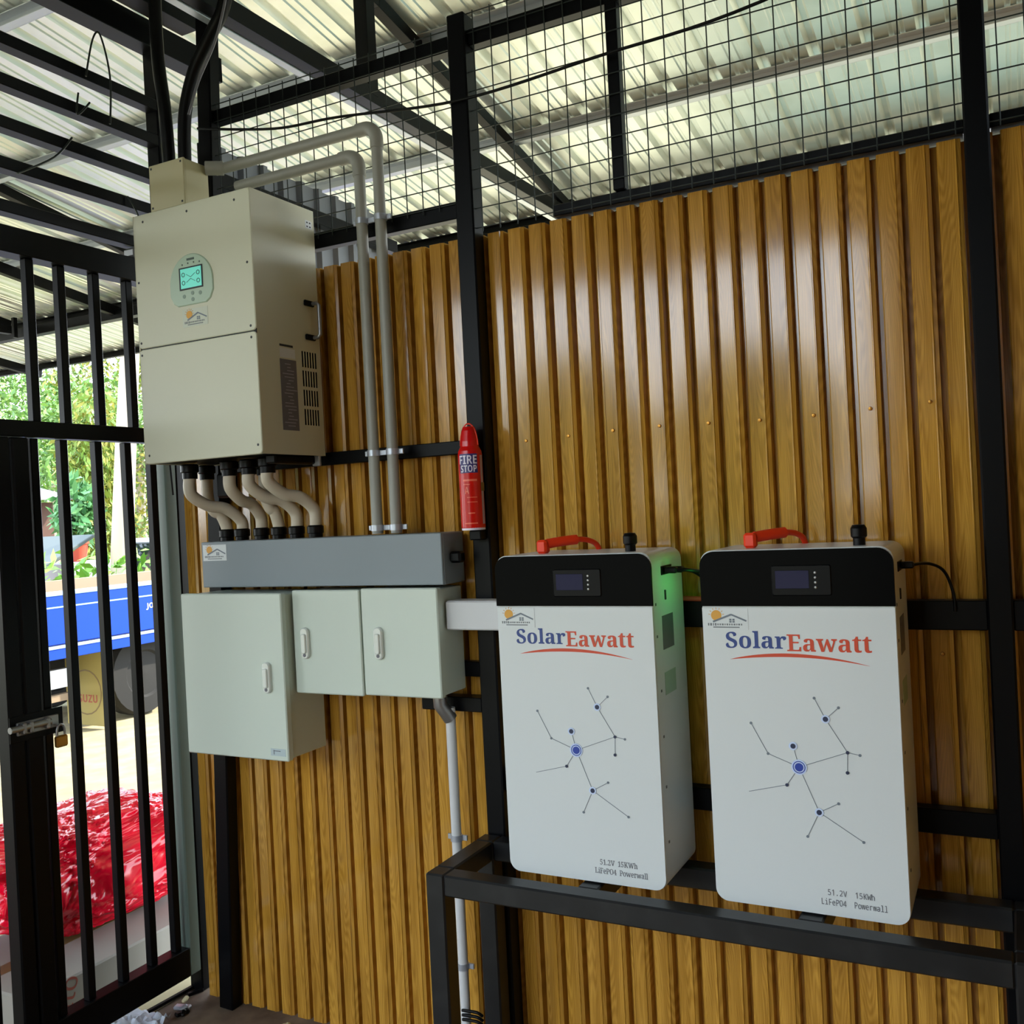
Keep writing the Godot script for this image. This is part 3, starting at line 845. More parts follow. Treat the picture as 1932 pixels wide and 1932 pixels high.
	part(ct, "box", bxm(Vector3(0.5, 0.2, 0.80), 0.006), M.carton, Vector3(0, 0.1, 0))
	part(ct, "lettering", text_arr("into", PackedStringArray(["Droid Serif"]), 0.15, 0.06, 400, true).mesh(), M.carton_red, Vector3(0.2506, 0.05, 0.275), Basis(Vector3.UP, PI / 2) * Basis(Vector3.BACK, 1.25))
	part(ct, "tape", bxm(Vector3(0.06, 0.001, 0.80), 0.0002), M.tape, Vector3(0, 0.2006, 0))

func bag(nm: String, label: String, at: Vector3, rad: Vector3, m: Material, sd: int) -> void:
	var fn := FastNoiseLite.new()
	fn.seed = sd; fn.frequency = 1.0; fn.fractal_type = FastNoiseLite.FRACTAL_RIDGED; fn.fractal_octaves = 2; fn.fractal_gain = 0.4
	fn.domain_warp_enabled = true; fn.domain_warp_amplitude = 0.35; fn.domain_warp_frequency = 1.6
	var fb := FastNoiseLite.new()
	fb.seed = sd + 50; fb.frequency = 1.1
	var nu := 200
	var nv := 120
	var g := []
	for j in nv + 1:
		var row := []
		for i in nu:
			var th := PI * j / nv
			var ph := TAU * i / nu
			var d := Vector3(sin(th) * cos(ph), cos(th), sin(th) * sin(ph))
			var q := Vector3(signf(d.x) * pow(absf(d.x), 0.65), signf(d.y) * pow(absf(d.y), 0.65), signf(d.z) * pow(absf(d.z), 0.65))
			var r := 1.0 + 0.13 * fn.get_noise_3dv(d * 1.2) + 0.16 * fb.get_noise_3dv(d * 1.3)
			row.append(q * rad * r)
		g.append(row)
	var ns := []
	for j in nv + 1:
		var row := []
		for i in nu:
			var a: Vector3 = g[j][(i + 1) % nu] - g[j][(i + nu - 1) % nu]
			var c: Vector3 = g[mini(j + 1, nv)][i] - g[maxi(j - 1, 0)][i]
			var nn := a.cross(c)
			nn = nn.normalized() if nn.length() > 1e-9 else Vector3(g[j][i]).normalized()
			if nn.dot(g[j][i]) < 0: nn = -nn
			row.append(nn)
		ns.append(row)
	var b := MB.new()
	for j in nv:
		for i in nu:
			var k := (i + 1) % nu
			b.quad_n(g[j][i], g[j][k], g[j + 1][k], g[j + 1][i], ns[j][i], ns[j][k], ns[j + 1][k], ns[j + 1][i])
	single(nm, label, "bundle", b.mesh(), m, at)

func build_stand() -> void:
	var s := thing("battery_stand", "black welded steel stand carrying both white batteries", "stand")
	var h := 0.655
	var x0 := -1.268
	var x1 := 0.015
	pbox(s, "front_rail", Vector3(x0 + 0.05, h - 0.05, 0.30), Vector3(x1 - 0.05, h, 0.35), M.stand, 0.004)
	pbox(s, "back_rail", Vector3(x0 + 0.05, h - 0.05, 0.06), Vector3(x1 - 0.05, h, 0.11), M.stand, 0.004)
	pbox(s, "side_rail", Vector3(x0, h - 0.05, 0.11), Vector3(x0 + 0.05, h, 0.30), M.stand, 0.004)
	pbox(s, "side_rail", Vector3(x1 - 0.05, h - 0.05, 0.11), Vector3(x1, h, 0.30), M.stand, 0.004)
	for z in [0.06, 0.30]:
		pbox(s, "leg", Vector3(x0, 0, z), Vector3(x0 + 0.05, h, z + 0.05), M.stand, 0.004)
		pbox(s, "leg", Vector3(x1 - 0.05, 0, z), Vector3(x1, h, z + 0.05), M.stand, 0.004)
	for x in [-0.9, -0.42]:
		pbox(s, "cross_rail", Vector3(x, h - 0.05, 0.11), Vector3(x + 0.05, h - 0.001, 0.30), M.stand, 0.004)

func logo(par: Node3D, w: float, h: float, at: Vector3, back: Material) -> void:
	# pasted sticker: a sun, a house roof line, a window and a line of small print
	var s := part(par, "logo_sticker", bxm(Vector3(w, h, 0.0006), 0.0001), back, at)
	var b := MB.new()
	disc(b, Vector2(-0.22 * w, 0.18 * h), 0.12 * w, 0.0003)
	for k in 7:
		var a := PI * (0.05 + 0.15 * k)
		strip(b, Vector2(-0.22 * w, 0.18 * h) + Vector2(cos(a), sin(a)) * 0.14 * w, Vector2(-0.22 * w, 0.18 * h) + Vector2(cos(a), sin(a)) * 0.18 * w, 0.012 * w, 0.0003)
	part(s, "sun_print", b.mesh(), M.sun_ink)
	b = MB.new()
	strip(b, Vector2(-0.3 * w, -0.12 * h), Vector2(0.12 * w, 0.22 * h), 0.04 * w, 0.0008)
	strip(b, Vector2(0.12 * w, 0.22 * h), Vector2(0.46 * w, -0.08 * h), 0.035 * w, 0.0008)
	for q in [Vector2(0.10, -0.02), Vector2(0.17, -0.02), Vector2(0.10, -0.12), Vector2(0.17, -0.12)]:
		b.box(Vector3(q.x * w, q.y * h, 0.0008), Vector3(0.05 * w, 0.08 * h, 0.0006), 0.0001)
	part(s, "house_print", b.mesh(), M.net)
	b = MB.new()
	var x := -0.42
	for k in 15:
		var l: float = [0.028, 0.04, 0.02, 0.034, 0.026][k % 5]
		b.box(Vector3((x + l / 2) * w, -0.25 * h, 0.0006), Vector3(l * w, (0.12 if k < 4 else 0.08) * h, 0.0006), 0.0001)
		x += l + 0.024
	strip(b, Vector2(-0.3 * w, -0.38 * h), Vector2(0.3 * w, -0.38 * h), 0.05 * h, 0.0003)
	part(s, "small_print", b.mesh(), M.ink_soft)

func battery(nm: String, label: String, at: Vector3, txt: String, fnt: String, extra: bool) -> Node3D:
	# origin: lower left corner of the front face; x right, y up, z towards the viewer
	var t := thing(nm, label, "battery", at, "wall batteries on the steel stand")
	var w := 0.382
	var h := 0.735
	var d := 0.215
	part(t, "body", rprism(0, 0, w, h, 0.026, -d, -0.004, 0.003, 8), M.white)
	# front cover below the black band
	var po := PackedVector2Array()
	for p in rrect(0.001, 0.001, w - 0.001, h - 0.001, 0.026, 8):
		if p.y < 0.3: po.append(p)
	var fp := PackedVector2Array([Vector2(w - 0.001, 0.616), Vector2(0.001, 0.616)])
	fp.append_array(po)
	var b := MB.new()
	b.prism(fp, -0.004, 0.0)
	part(t, "front_cover", b.mesh(), M.white)
	# black top band with the display
	fp = PackedVector2Array()
	for p in rrect(0.0, 0.3, w, h - 0.002, 0.03, 8):
		if p.y > 0.6: fp.append(p)
	fp.append(Vector2(0, 0.619)); fp.append(Vector2(w, 0.619))
	b = MB.new()
	b.prism(fp, -0.006, 0.001)
	var band := part(t, "control_band", b.mesh(), M.gloss_black)
	var bz := MB.new()
	bz.prism(rrect(0.149, 0.640, 0.266, 0.702, 0.004, 3), 0.001, 0.003, rrect(0.151, 0.642, 0.264, 0.700, 0.003, 3), 0.0012)
	part(band, "display_bezel", bz.mesh(), M.black)
	part(band, "display", bxm(Vector3(0.066, 0.036, 0.001), 0.0003), M.lcd_off, Vector3(0.190, 0.673, 0.0034))
	for k in 4:
		var bt := MB.new()
		bt.lathe([Vector2(0.0, 0.002), Vector2(0.002, 0.0018), Vector2(0.0032, 0.0)], Vector3(0.2355, 0.657 + k * 0.0098, 0.003), 12, Basis(Vector3.RIGHT, PI / 2))
		part(band, "button", bt.mesh(), M.steel)
	# print
	part(t, "lettering_blue", text_arr("Solar", PackedStringArray(["Droid Serif"]), 0.124, 0.036, 700).mesh(), M.blue_ink, Vector3(0.048, 0.532, 0.0002))
	part(t, "lettering_orange", text_arr("Eawatt", PackedStringArray(["Droid Serif"]), 0.162, 0.034, 700).mesh(), M.orange_ink, Vector3(0.173, 0.528, 0.0002))
	var sw := MB.new()
	var up := PackedVector2Array()
	var lo := PackedVector2Array()
	for k in 25:
		var q := k / 24.0
		var yy := 0.509 + 0.052 * q * (1.0 - q) - 0.007 * q
		up.append(Vector2(0.056 + 0.274 * q, yy + 0.0045 * sin(PI * pow(q, 0.8))))
		lo.append(Vector2(0.056 + 0.274 * q, yy - 0.0025 * sin(PI * pow(q, 0.8))))
	for k in 24:
		sw.prism(PackedVector2Array([up[k], up[k + 1], lo[k + 1] + Vector2(0, -0.0002), lo[k] + Vector2(0, -0.0002)]), 0.0002, 0.0008)
	part(t, "swoosh", sw.mesh(), M.orange_ink)
	# network drawing
	var N := [Vector2(0.221, 0.435), Vector2(0.267, 0.418), Vector2(0.241, 0.394), Vector2(0.280, 0.330), Vector2(0.303, 0.326), Vector2(0.278, 0.290), Vector2(0.175, 0.336), Vector2(0.185, 0.294), Vector2(0.124, 0.317), Vector2(0.092, 0.378), Vector2(0.159, 0.256), Vector2(0.081, 0.236), Vector2(0.220, 0.206), Vector2(0.258, 0.227), Vector2(0.195, 0.155), Vector2(0.302, 0.155)]
	var nb := MB.new()
	for e in [[0, 2], [1, 2], [2, 3], [3, 4], [3, 5], [3, 7], [6, 7], [7, 8], [8, 9], [7, 10], [10, 11], [7, 12], [12, 13], [12, 14], [12, 15]]:
		strip(nb, N[e[0]], N[e[1]], 0.0011, 0.0002)
	for i in [0, 1, 4, 8, 9, 13, 14, 15]: disc(nb, N[i], 0.0028, 0.0004)
	part(t, "network_lines", nb.mesh(), M.net)
	for i in [3, 5, 10, 2, 6, 12]:
		nb = MB.new()
		disc(nb, Vector2.ZERO, 0.0034 if i in [3, 5, 10] else 0.0052, 0.0)
		part(t, "network_node", nb.mesh(), M.net_dark, Vector3(N[i].x, N[i].y, 0.0012))
	for i in [2, 6, 12, 7]:
		nb = MB.new()
		disc(nb, Vector2.ZERO, 0.0155 if i == 7 else 0.0085, 0.0)
		part(t, "network_halo", nb.mesh(), M.net_halo, Vector3(N[i].x, N[i].y, 0.0007))
	nb = MB.new()
	disc(nb, N[7], 0.0085, 0.0012)
	disc(nb, N[7], 0.0125, 0.0012, 0.0108)
	part(t, "network_hub", nb.mesh(), M.net_blue)
	part(t, "rating_text", text_arr("51.2V  15KWh", PackedStringArray([fnt]), 0.088, 0.0125).mesh(), M.label, Vector3(0.229, 0.042, 0.0002))
	part(t, "rating_text", text_arr("LiFePO4  Powerwall", PackedStringArray([fnt]), 0.124, 0.013).mesh(), M.label, Vector3(0.216, 0.022, 0.0002))
	logo(t, 0.092, 0.044, Vector3(0.051, 0.592, 0.0004), M.sticker)
	# terminals on top
	var tm := MB.new()
	tm.lathe([Vector2(0.0, 0.042), Vector2(0.012, 0.041), Vector2(0.016, 0.034), Vector2(0.016, 0.018), Vector2(0.012, 0.014), Vector2(0.012, 0.0)], Vector3(0.312, h, -0.07), 16)
	part(t, "black_terminal", tm.mesh(), M.rubber)
	var og := MB.new()
	og.box(Vector3(0.092, h + 0.016, -0.075), Vector3(0.026, 0.032, 0.026), 0.005)
	og.tube([Vector3(0.098, h + 0.022, -0.085), Vector3(0.125, h + 0.026, -0.11), Vector3(0.150, h + 0.028, -0.14)], 0.012, 10)
	var ot := part(t, "orange_terminal", og.mesh(), M.orange)
	part(ot, "lead", tubem(spline([Vector3(0.150, h + 0.028, -0.14), Vector3(0.168, h + 0.024, -0.17), Vector3(0.18, h + 0.006, -0.20), Vector3(0.182, h - 0.05, -0.222)]), 0.0065, 8), M.orange)
	# right side: screws, ports and labels
	for a in [[0.10, -0.03], [0.22, -0.03], [0.33, -0.03], [0.43, -0.03], [0.55, -0.02], [0.62, -0.02]]:
		part(t, "side_screw", bxm(Vector3(0.002, 0.006, 0.006), 0.0015), M.ink_soft, Vector3(w + 0.0005, a[0], a[1]))
	part(t, "side_label", bxm(Vector3(0.0008, 0.075, 0.075), 0.0002), M.label, Vector3(w + 0.0004, 0.553, -0.095))
	part(t, "side_label", bxm(Vector3(0.0008, 0.05, 0.075), 0.0002), M.pale_green if M.has("pale_green") else M.sticker, Vector3(w + 0.0004, 0.44, -0.095))
	part(t, "switch", bxm(Vector3(0.004, 0.022, 0.006), 0.001), M.ink, Vector3(w + 0.001, 0.635, -0.085))
	part(t, "port_block", bxm(Vector3(0.003, 0.02, 0.07), 0.001), M.rubber, Vector3(w + 0.001, 0.69, -0.10))
	if not extra: part(t, "status_led", bxm(Vector3(0.002, 0.006, 0.03), 0.001), M.green_led, Vector3(-0.0012, 0.67, -0.10))
	return t

func build_batteries() -> void:
	M.pale_green = mt(Color(0.62, 0.72, 0.64), 0.4)
	battery("wall_battery", "white battery cabinet on the stand, nearer the breaker boxes", Vector3(-1.082, 0.657, 0.27), "", "Droid Serif", true)
	battery("wall_battery", "white battery cabinet on the stand, nearer the right-hand post", Vector3(-0.592, 0.657, 0.27), "", "Droid Sans Mono", false)
	# green indicator light between the two cabinets
	var l := OmniLight3D.new()
	l.name = "indicator_light"
	l.light_color = Color(0.25, 1.0, 0.4)
	l.light_energy = 0.0035
	l.omni_range = 8.0
	l.omni_attenuation = 2.0
	l.light_size = 0.03
	l.shadow_enabled = true
	l.position = Vector3(-0.605, 1.327, 0.17)
	add_child(l)
	# data leads
	var c := thing("battery_cable", "black data cable looped between the two white batteries", "cable")
	part(c, "plug", bxm(Vector3(0.03, 0.014, 0.02), 0.003), M.rubber, Vector3(-0.683, 1.347, 0.185))
	part(c, "plug", bxm(Vector3(0.03, 0.014, 0.02), 0.003), M.rubber, Vector3(-0.683, 1.345, 0.14))
	part(c, "lead", tubem(spline([Vector3(-0.67, 1.347, 0.185), Vector3(-0.645, 1.345, 0.17), Vector3(-0.625, 1.332, 0.10), Vector3(-0.61, 1.31, 0.05), Vector3(-0.56, 1.29, 0.045)]), 0.004, 8), M.rubber)
	part(c, "lead", tubem(spline([Vector3(-0.67, 1.345, 0.14), Vector3(-0.65, 1.335, 0.11), Vector3(-0.63, 1.30, 0.055), Vector3(-0.6, 1.27, 0.045)]), 0.004, 8), M.rubber)
	c = thing("battery_cable", "black data cable leaving the right side of the right-hand battery", "cable")
	part(c, "plug", bxm(Vector3(0.026, 0.014, 0.018), 0.003), M.rubber, Vector3(-0.195, 1.348, 0.17))
	part(c, "lead", tubem(spline([Vector3(-0.185, 1.348, 0.17), Vector3(-0.16, 1.345, 0.10), Vector3(-0.135, 1.325, 0.055), Vector3(-0.12, 1.28, 0.047), Vector3(-0.118, 1.24, 0.048)]), 0.0032, 8), M.rubber)
	c = thing("power_cable", "dark red power cable behind the gap between the batteries", "cable")
	part(c, "lead", tubem(spline([Vector3(-0.76, 1.27, 0.048), Vector3(-0.66, 1.268, 0.048), Vector3(-0.55, 1.265, 0.048)]), 0.006, 8), M.terracotta)

# right-hand side panel of a box with real slots cut through it: grid in (z, y); walls = true gives the inside of the slots
func slotted(x: float, zc: Array, yc: Array, holes: Array, depth: float, walls: bool) -> ArrayMesh:
	var b := MB.new()
	for i in zc.size() - 1:
		for j in yc.size() - 1:
			var z0: float = zc[i]; var z1: float = zc[i + 1]; var y0: float = yc[j]; var y1: float = yc[j + 1]
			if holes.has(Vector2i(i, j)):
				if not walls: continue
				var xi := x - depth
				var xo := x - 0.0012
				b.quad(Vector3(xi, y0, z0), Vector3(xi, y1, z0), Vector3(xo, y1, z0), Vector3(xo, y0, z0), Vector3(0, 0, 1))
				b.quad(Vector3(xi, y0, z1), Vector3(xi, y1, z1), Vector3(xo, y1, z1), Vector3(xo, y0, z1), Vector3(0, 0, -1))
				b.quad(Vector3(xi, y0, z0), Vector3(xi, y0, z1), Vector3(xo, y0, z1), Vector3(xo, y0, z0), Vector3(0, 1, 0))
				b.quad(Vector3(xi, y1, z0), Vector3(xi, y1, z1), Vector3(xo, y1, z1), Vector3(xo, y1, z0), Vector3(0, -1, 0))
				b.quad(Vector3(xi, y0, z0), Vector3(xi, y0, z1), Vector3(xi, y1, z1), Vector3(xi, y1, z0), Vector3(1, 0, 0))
			elif not walls:
				b.quad(Vector3(x, y0, z0), Vector3(x, y1, z0), Vector3(x, y1, z1), Vector3(x, y0, z1), Vector3(1, 0, 0))
	return b.mesh()

func build_inverter() -> void:
	# origin: lower left front corner
	var at := Vector3(-2.153, 1.678, 0.32)
	var t := thing("inverter", "large cream wall inverter with a glowing display above the cables", "inverter", at)
	var w := 0.429
	var h := 0.694
	var d := 0.26
	var b := MB.new()
	# shell without its right side
	b.box(Vector3(w / 2 - 0.003, h / 2, -d + 0.002), Vector3(w - 0.006, h, 0.004), 0.001)
	b.box(Vector3(0.002, h / 2, -d / 2), Vector3(0.004, h, d), 0.001)
	b.box(Vector3(w / 2, h - 0.002, -d / 2), Vector3(w - 0.006, 0.004, d - 0.004), 0.001)
	b.box(Vector3(w / 2, 0.014, -d / 2), Vector3(w - 0.006, 0.004, d - 0.004), 0.001)
	part(t, "shell", b.mesh(), M.inverter)
	part(t, "upper_cover", rprism(0, 0.3225, w, h, 0.012, -0.012, 0.0, 0.002, 5), M.inverter)
	part(t, "lower_cover", rprism(0, 0.0, w, 0.3195, 0.012, -0.012, 0.0, 0.002, 5), M.inverter)
	pbox(t, "seam_gasket", Vector3(0.004, 0.315, -0.01), Vector3(w - 0.002, 0.327, -0.003), M.rubber, 0.0005)
	# side with 4 rows of 6 slots
	var zc := [-d]
	var holes := []
	for k in 6:
		zc.append(-0.240 + k * 0.0112)
		zc.append(-0.240 + k * 0.0112 + 0.0058)
	zc.append(-0.004)
	var yc := [0.0]
	for r in 4:
		yc.append(0.084 + r * 0.0535)
		yc.append(0.084 + r * 0.0535 + 0.0445)
	yc.append(h)
	for r in 4:
		for k in 6: holes.append(Vector2i(1 + 2 * k, 1 + 2 * r))
	part(t, "side_panel", slotted(w - 0.001, zc, yc, holes, 0.012, false), M.inverter)
	part(t, "painted_slot_shade", slotted(w - 0.001, zc, yc, holes, 0.014, true), M.rubber)  # slot insides coloured near-black, standing in for the shade in them
	# screws
	var sc := MB.new()
	sc.lathe([Vector2(0, 0.0012), Vector2(0.0028, 0.001), Vector2(0.0036, 0.0)], Vector3.ZERO, 12, Basis(Vector3.RIGHT, PI / 2))
	var scm := sc.mesh()
	for p in [[0.039, 0.673], [0.206, 0.672], [0.376, 0.670], [0.012, 0.507], [0.410, 0.501], [0.010, 0.338], [0.010, 0.304], [0.411, 0.335], [0.411, 0.305], [0.415, 0.024], [0.018, 0.023]]:
		part(t, "screw", scm, M.ink, Vector3(p[0], p[1], 0.0))
	# display panel: arched top, flat bottom
	var po := PackedVector2Array()
	var cx := 0.2115
	for k in 25:
		var a := PI * k / 24.0
		po.append(Vector2(cx + 0.079 * cos(a), 0.478 + 0.078 * sin(a)))
	for q in [Vector2(-0.079, 0.45), Vector2(-0.068, 0.428), Vector2(-0.052, 0.418), Vector2(0.052, 0.418), Vector2(0.068, 0.428), Vector2(0.079, 0.45)]: po.append(Vector2(cx + q.x, q.y))
	var ins := PackedVector2Array()
	for p in po: ins.append(Vector2(cx + (p.x - cx) * 0.965, 0.487 + (p.y - 0.487) * 0.965))
	b = MB.new()
	b.prism(po, 0.0, 0.003, ins, 0.002)
	var dp := part(t, "display_panel", b.mesh(), mt(Color(0.70, 0.78, 0.70), 0.3))
	pbox(dp, "screen_frame", Vector3(0.170, 0.460, 0.0028), Vector3(0.256, 0.521, 0.0045), M.ink, 0.0008)
	var scn := pbox(dp, "screen", Vector3(0.176, 0.464, 0.0035), Vector3(0.252, 0.517, 0.0052), M.lcd_on, 0.0004)
	var ic := MB.new()
	for q in [Vector2(0.187, 0.501), Vector2(0.187, 0.479), Vector2(0.241, 0.501), Vector2(0.241, 0.479)]:
		disc(ic, q, 0.0062, 0.0052, 0.0042)
	for q in [[Vector2(0.198, 0.501), Vector2(0.214, 0.492)], [Vector2(0.230, 0.501), Vector2(0.214, 0.492)], [Vector2(0.198, 0.479), Vector2(0.214, 0.488)], [Vector2(0.230, 0.479), Vector2(0.214, 0.488)]]:
		strip(ic, q[0], q[1], 0.0012, 0.0052)
	part(dp, "screen_icons", ic.mesh(), mt(Color(0.22, 0.45, 0.42), 0.4))
	ic = MB.new()
	for q in [Vector2(0.185, 0.443), Vector2(0.216, 0.449), Vector2(0.244, 0.446), Vector2(0.216, 0.432)]: disc(ic, q, 0.0055, 0.003, 0.0)
	part(dp, "keys", ic.mesh(), mt(Color(0.50, 0.58, 0.52), 0.4))
	ic = MB.new()
	for k in 4: disc(ic, Vector2(0.183 + k * 0.021, 0.529 + 0.002 * sin(k)), 0.0024, 0.003)
	ic.box(Vector3(0.2135, 0.541, 0.003), Vector3(0.028, 0.006, 0.0006), 0.0001)
	part(dp, "indicator_print", ic.mesh(), mt(Color(0.30, 0.36, 0.33), 0.4))
	logo(t, 0.092, 0.048, Vector3(0.218, 0.384, 0.0003), mt(Color(0.78, 0.80, 0.73), 0.4))
	# side: label, markings, handle
	pbox(t, "rating_label", Vector3(w - 0.001, 0.066, -0.153), Vector3(w - 0.0004, 0.258, -0.086), M.label, 0.0002)
	var lp := MB.new()
	for k in 20:
		lp.box(Vector3(w - 0.0002, 0.078 + k * 0.0088, -0.122 + 0.006 * sin(k * 2.1)), Vector3(0.0005, 0.0022, 0.030 + 0.016 * sin(k * 1.3)), 0.0001)
	part(t, "label_print", lp.mesh(), mt(Color(0.62, 0.62, 0.68), 0.4))
	pbox(t, "label_header", Vector3(w - 0.001, 0.262, -0.150), Vector3(w - 0.0004, 0.288, -0.088), M.sticker, 0.0002)
	pbox(t, "barcode", Vector3(w - 0.001, 0.292, -0.142), Vector3(w - 0.0003, 0.298, -0.088), M.ink, 0.0002)
	pbox(t, "corner_marking", Vector3(w - 0.001, 0.640, -0.250), Vector3(w - 0.0004, 0.662, -0.222), M.sticker, 0.0002)
	for q in [[0.645, -0.242], [0.645, -0.23], [0.656, -0.242], [0.656, -0.23]]:
		pbox(t, "marking_dot", Vector3(w - 0.0008, q[0] - 0.002, q[1] - 0.003), Vector3(w, q[0] + 0.002, q[1] + 0.003), M.ink, 0.0002)
	var hd := MB.new()
	hd.tube([Vector3(w, 0.425, -0.225), Vector3(w + 0.022, 0.425, -0.225), Vector3(w + 0.030, 0.418, -0.225), Vector3(w + 0.030, 0.337, -0.225), Vector3(w + 0.022, 0.330, -0.225), Vector3(w, 0.330, -0.225)], 0.0055, 10)
	var hn := part(t, "handle", hd.mesh(), M.steel)
	for y in [0.425, 0.330]: part(hn, "handle_foot", bxm(Vector3(0.008, 0.016, 0.04), 0.003), M.black, Vector3(w + 0.004, y, -0.215))
	# black underside with connectors
	pbox(t, "underside_plate", Vector3(0.012, 0.002, -d + 0.01), Vector3(w - 0.012, 0.012, -0.02), M.rubber)
	pbox(t, "connector_block", Vector3(0.374, -0.022, -0.24), Vector3(w - 0.02, 0.002, -0.07), M.rubber, 0.004)
	pbox(t, "corner_bracket", Vector3(w - 0.03, -0.028, -0.245), Vector3(w - 0.004, 0.002, -0.235), M.galv, 0.002)
	pbox(t, "back_bracket", Vector3(0.05, 0.1, -d - 0.029), Vector3(w - 0.05, 0.2, -d), M.galv, 0.002)

func cabinet(label: String, x0: float, y0: float, x1: float, y1: float, zb: float, zf: float, hx: float, hy: float) -> Node3D:
	var t := thing("breaker_box", label, "cabinet", Vector3(x0, y0, zf), "grey breaker boxes under the trunking")
	var w := x1 - x0
	var h := y1 - y0
	var d := zf - zb
	part(t, "body", rprism(0.004, 0.004, w - 0.004, h - 0.004, 0.004, -d, -0.024, 0.001, 2), M.cab)
	pbox(t, "gasket", Vector3(0.008, 0.008, -0.0245), Vector3(w - 0.008, h - 0.008, -0.0185), M.ink, 0.0005)
	var dr := part(t, "door", rprism(0, 0, w, h, 0.005, -0.019, 0.0, 0.003, 3), M.cab)
	var hp := MB.new()
	hp.prism(rrect(hx - 0.014, hy - 0.043, hx + 0.014, hy + 0.043, 0.0135, 6), -0.001, 0.010, rrect(hx - 0.011, hy - 0.041, hx + 0.011, hy + 0.040, 0.0105, 6), 0.003)
	var hn := part(dr, "handle", hp.mesh(), M.handle)
	hp = MB.new()
	hp.prism(rrect(hx - 0.0075, hy - 0.028, hx + 0.0075, hy + 0.026, 0.005, 4), 0.010, 0.015, rrect(hx - 0.0055, hy - 0.026, hx + 0.0055, hy + 0.024, 0.004, 4), 0.002)
	part(hn, "lever", hp.mesh(), M.handle)
	hp = MB.new()
	disc(hp, Vector2(hx, hy - 0.033), 0.0048, 0.010, 0.0, 0.001)
	part(hn, "keyhole", hp.mesh(), M.label)
	return t

func build_boxes() -> void:
	var t := thing("cable_trunking", "grey rectangular cable trunking below the inverter", "trunking", Vector3(-2.140, 1.314, 0.14))
	part(t, "channel", bxm(Vector3(0.835, 0.134, 0.104), 0.003), M.trunk, Vector3(0.4175, 0.068, -0.058))
	pbox(t, "lid", Vector3(0.0, 0.001, -0.008), Vector3(0.834, 0.135, 0.0), M.trunk, 0.002)
	logo(t, 0.092, 0.047, Vector3(0.053, 0.103, 0.0004), M.sticker)
	pbox(t, "cable_outlet", Vector3(0.836, 0.055, -0.06), Vector3(0.87, 0.085, -0.03), M.rubber, 0.006)
	var c := cabinet("tall pale grey breaker box, leftmost and deepest of three", -2.172, 0.838, -1.795, 1.302, 0.032, 0.20, 0.318, 0.231)
	pbox(c, "maker_label", Vector3(0.315, 0.014, 0.0), Vector3(0.368, 0.034, 0.0006), mt(Color(0.70, 0.76, 0.77), 0.4), 0.0002)
	var lp := MB.new()
	strip(lp, Vector2(0.325, 0.028), Vector2(0.350, 0.028), 0.002, 0.0006)
	strip(lp, Vector2(0.327, 0.018), Vector2(0.327, 0.030), 0.002, 0.0006)
	part(c, "label_print", lp.mesh(), M.label)
	cabinet("small pale grey breaker box, middle of three", -1.790, 1.021, -1.560, 1.306, 0.032, 0.16, 0.044, 0.140)
	cabinet("small pale grey breaker box, rightmost of three, beside the post", -1.555, 1.025, -1.315, 1.309, 0.032, 0.16, 0.055, 0.140)
	var d := thing("cable_duct", "short pale grey cable duct between breaker box and left battery", "duct", Vector3(-1.313, 1.197, 0.125))
	part(d, "channel", bxm(Vector3(0.228, 0.075, 0.06), 0.003), M.duct, Vector3(0.115, 0.0375, -0.033))
	pbox(d, "lid", Vector3(0.001, 0.002, -0.006), Vector3(0.228, 0.073, 0.0), M.duct, 0.002)
	var j := thing("junction_box", "beige square junction box on the corner post above the inverter", "junction box", Vector3(-2.21, 2.425, 0.20))
	part(j, "body", bxm(Vector3(0.138, 0.135, 0.095), 0.004), M.jbox, Vector3(0.069, 0.0675, -0.0525))
	pbox(j, "lid", Vector3(-0.001, -0.001, -0.01), Vector3(0.139, 0.136, 0.0), M.jbox, 0.003)
	for p in [[0.01, 0.01], [0.128, 0.01], [0.01, 0.125], [0.128, 0.125]]:
		pbox(j, "screw", Vector3(p[0] - 0.003, p[1] - 0.003, -0.0005), Vector3(p[0] + 0.003, p[1] + 0.003, 0.001), M.ink, 0.0008)

func clamp_at(par: Node3D, p: Vector3, r: float, axis_x: bool) -> void:
	var b := MB.new()
	if axis_x:
		b.tube([p - Vector3(0.008, 0, 0), p + Vector3(0.008, 0, 0)], r + 0.0025, 14)
		b.box(p + Vector3(0, -r - 0.006, -0.006), Vector3(0.014, 0.012, 0.006), 0.001)
	else:
		b.tube([p - Vector3(0, 0.008, 0), p + Vector3(0, 0.008, 0)], r + 0.0025, 14)
		b.box(p + Vector3(-r - 0.008, 0, -0.006), Vector3(0.016, 0.014, 0.006), 0.001)
		b.box(p + Vector3(r + 0.008, 0, -0.006), Vector3(0.016, 0.014, 0.006), 0.001)
	part(par, "clamp", b.mesh(), M.galv)

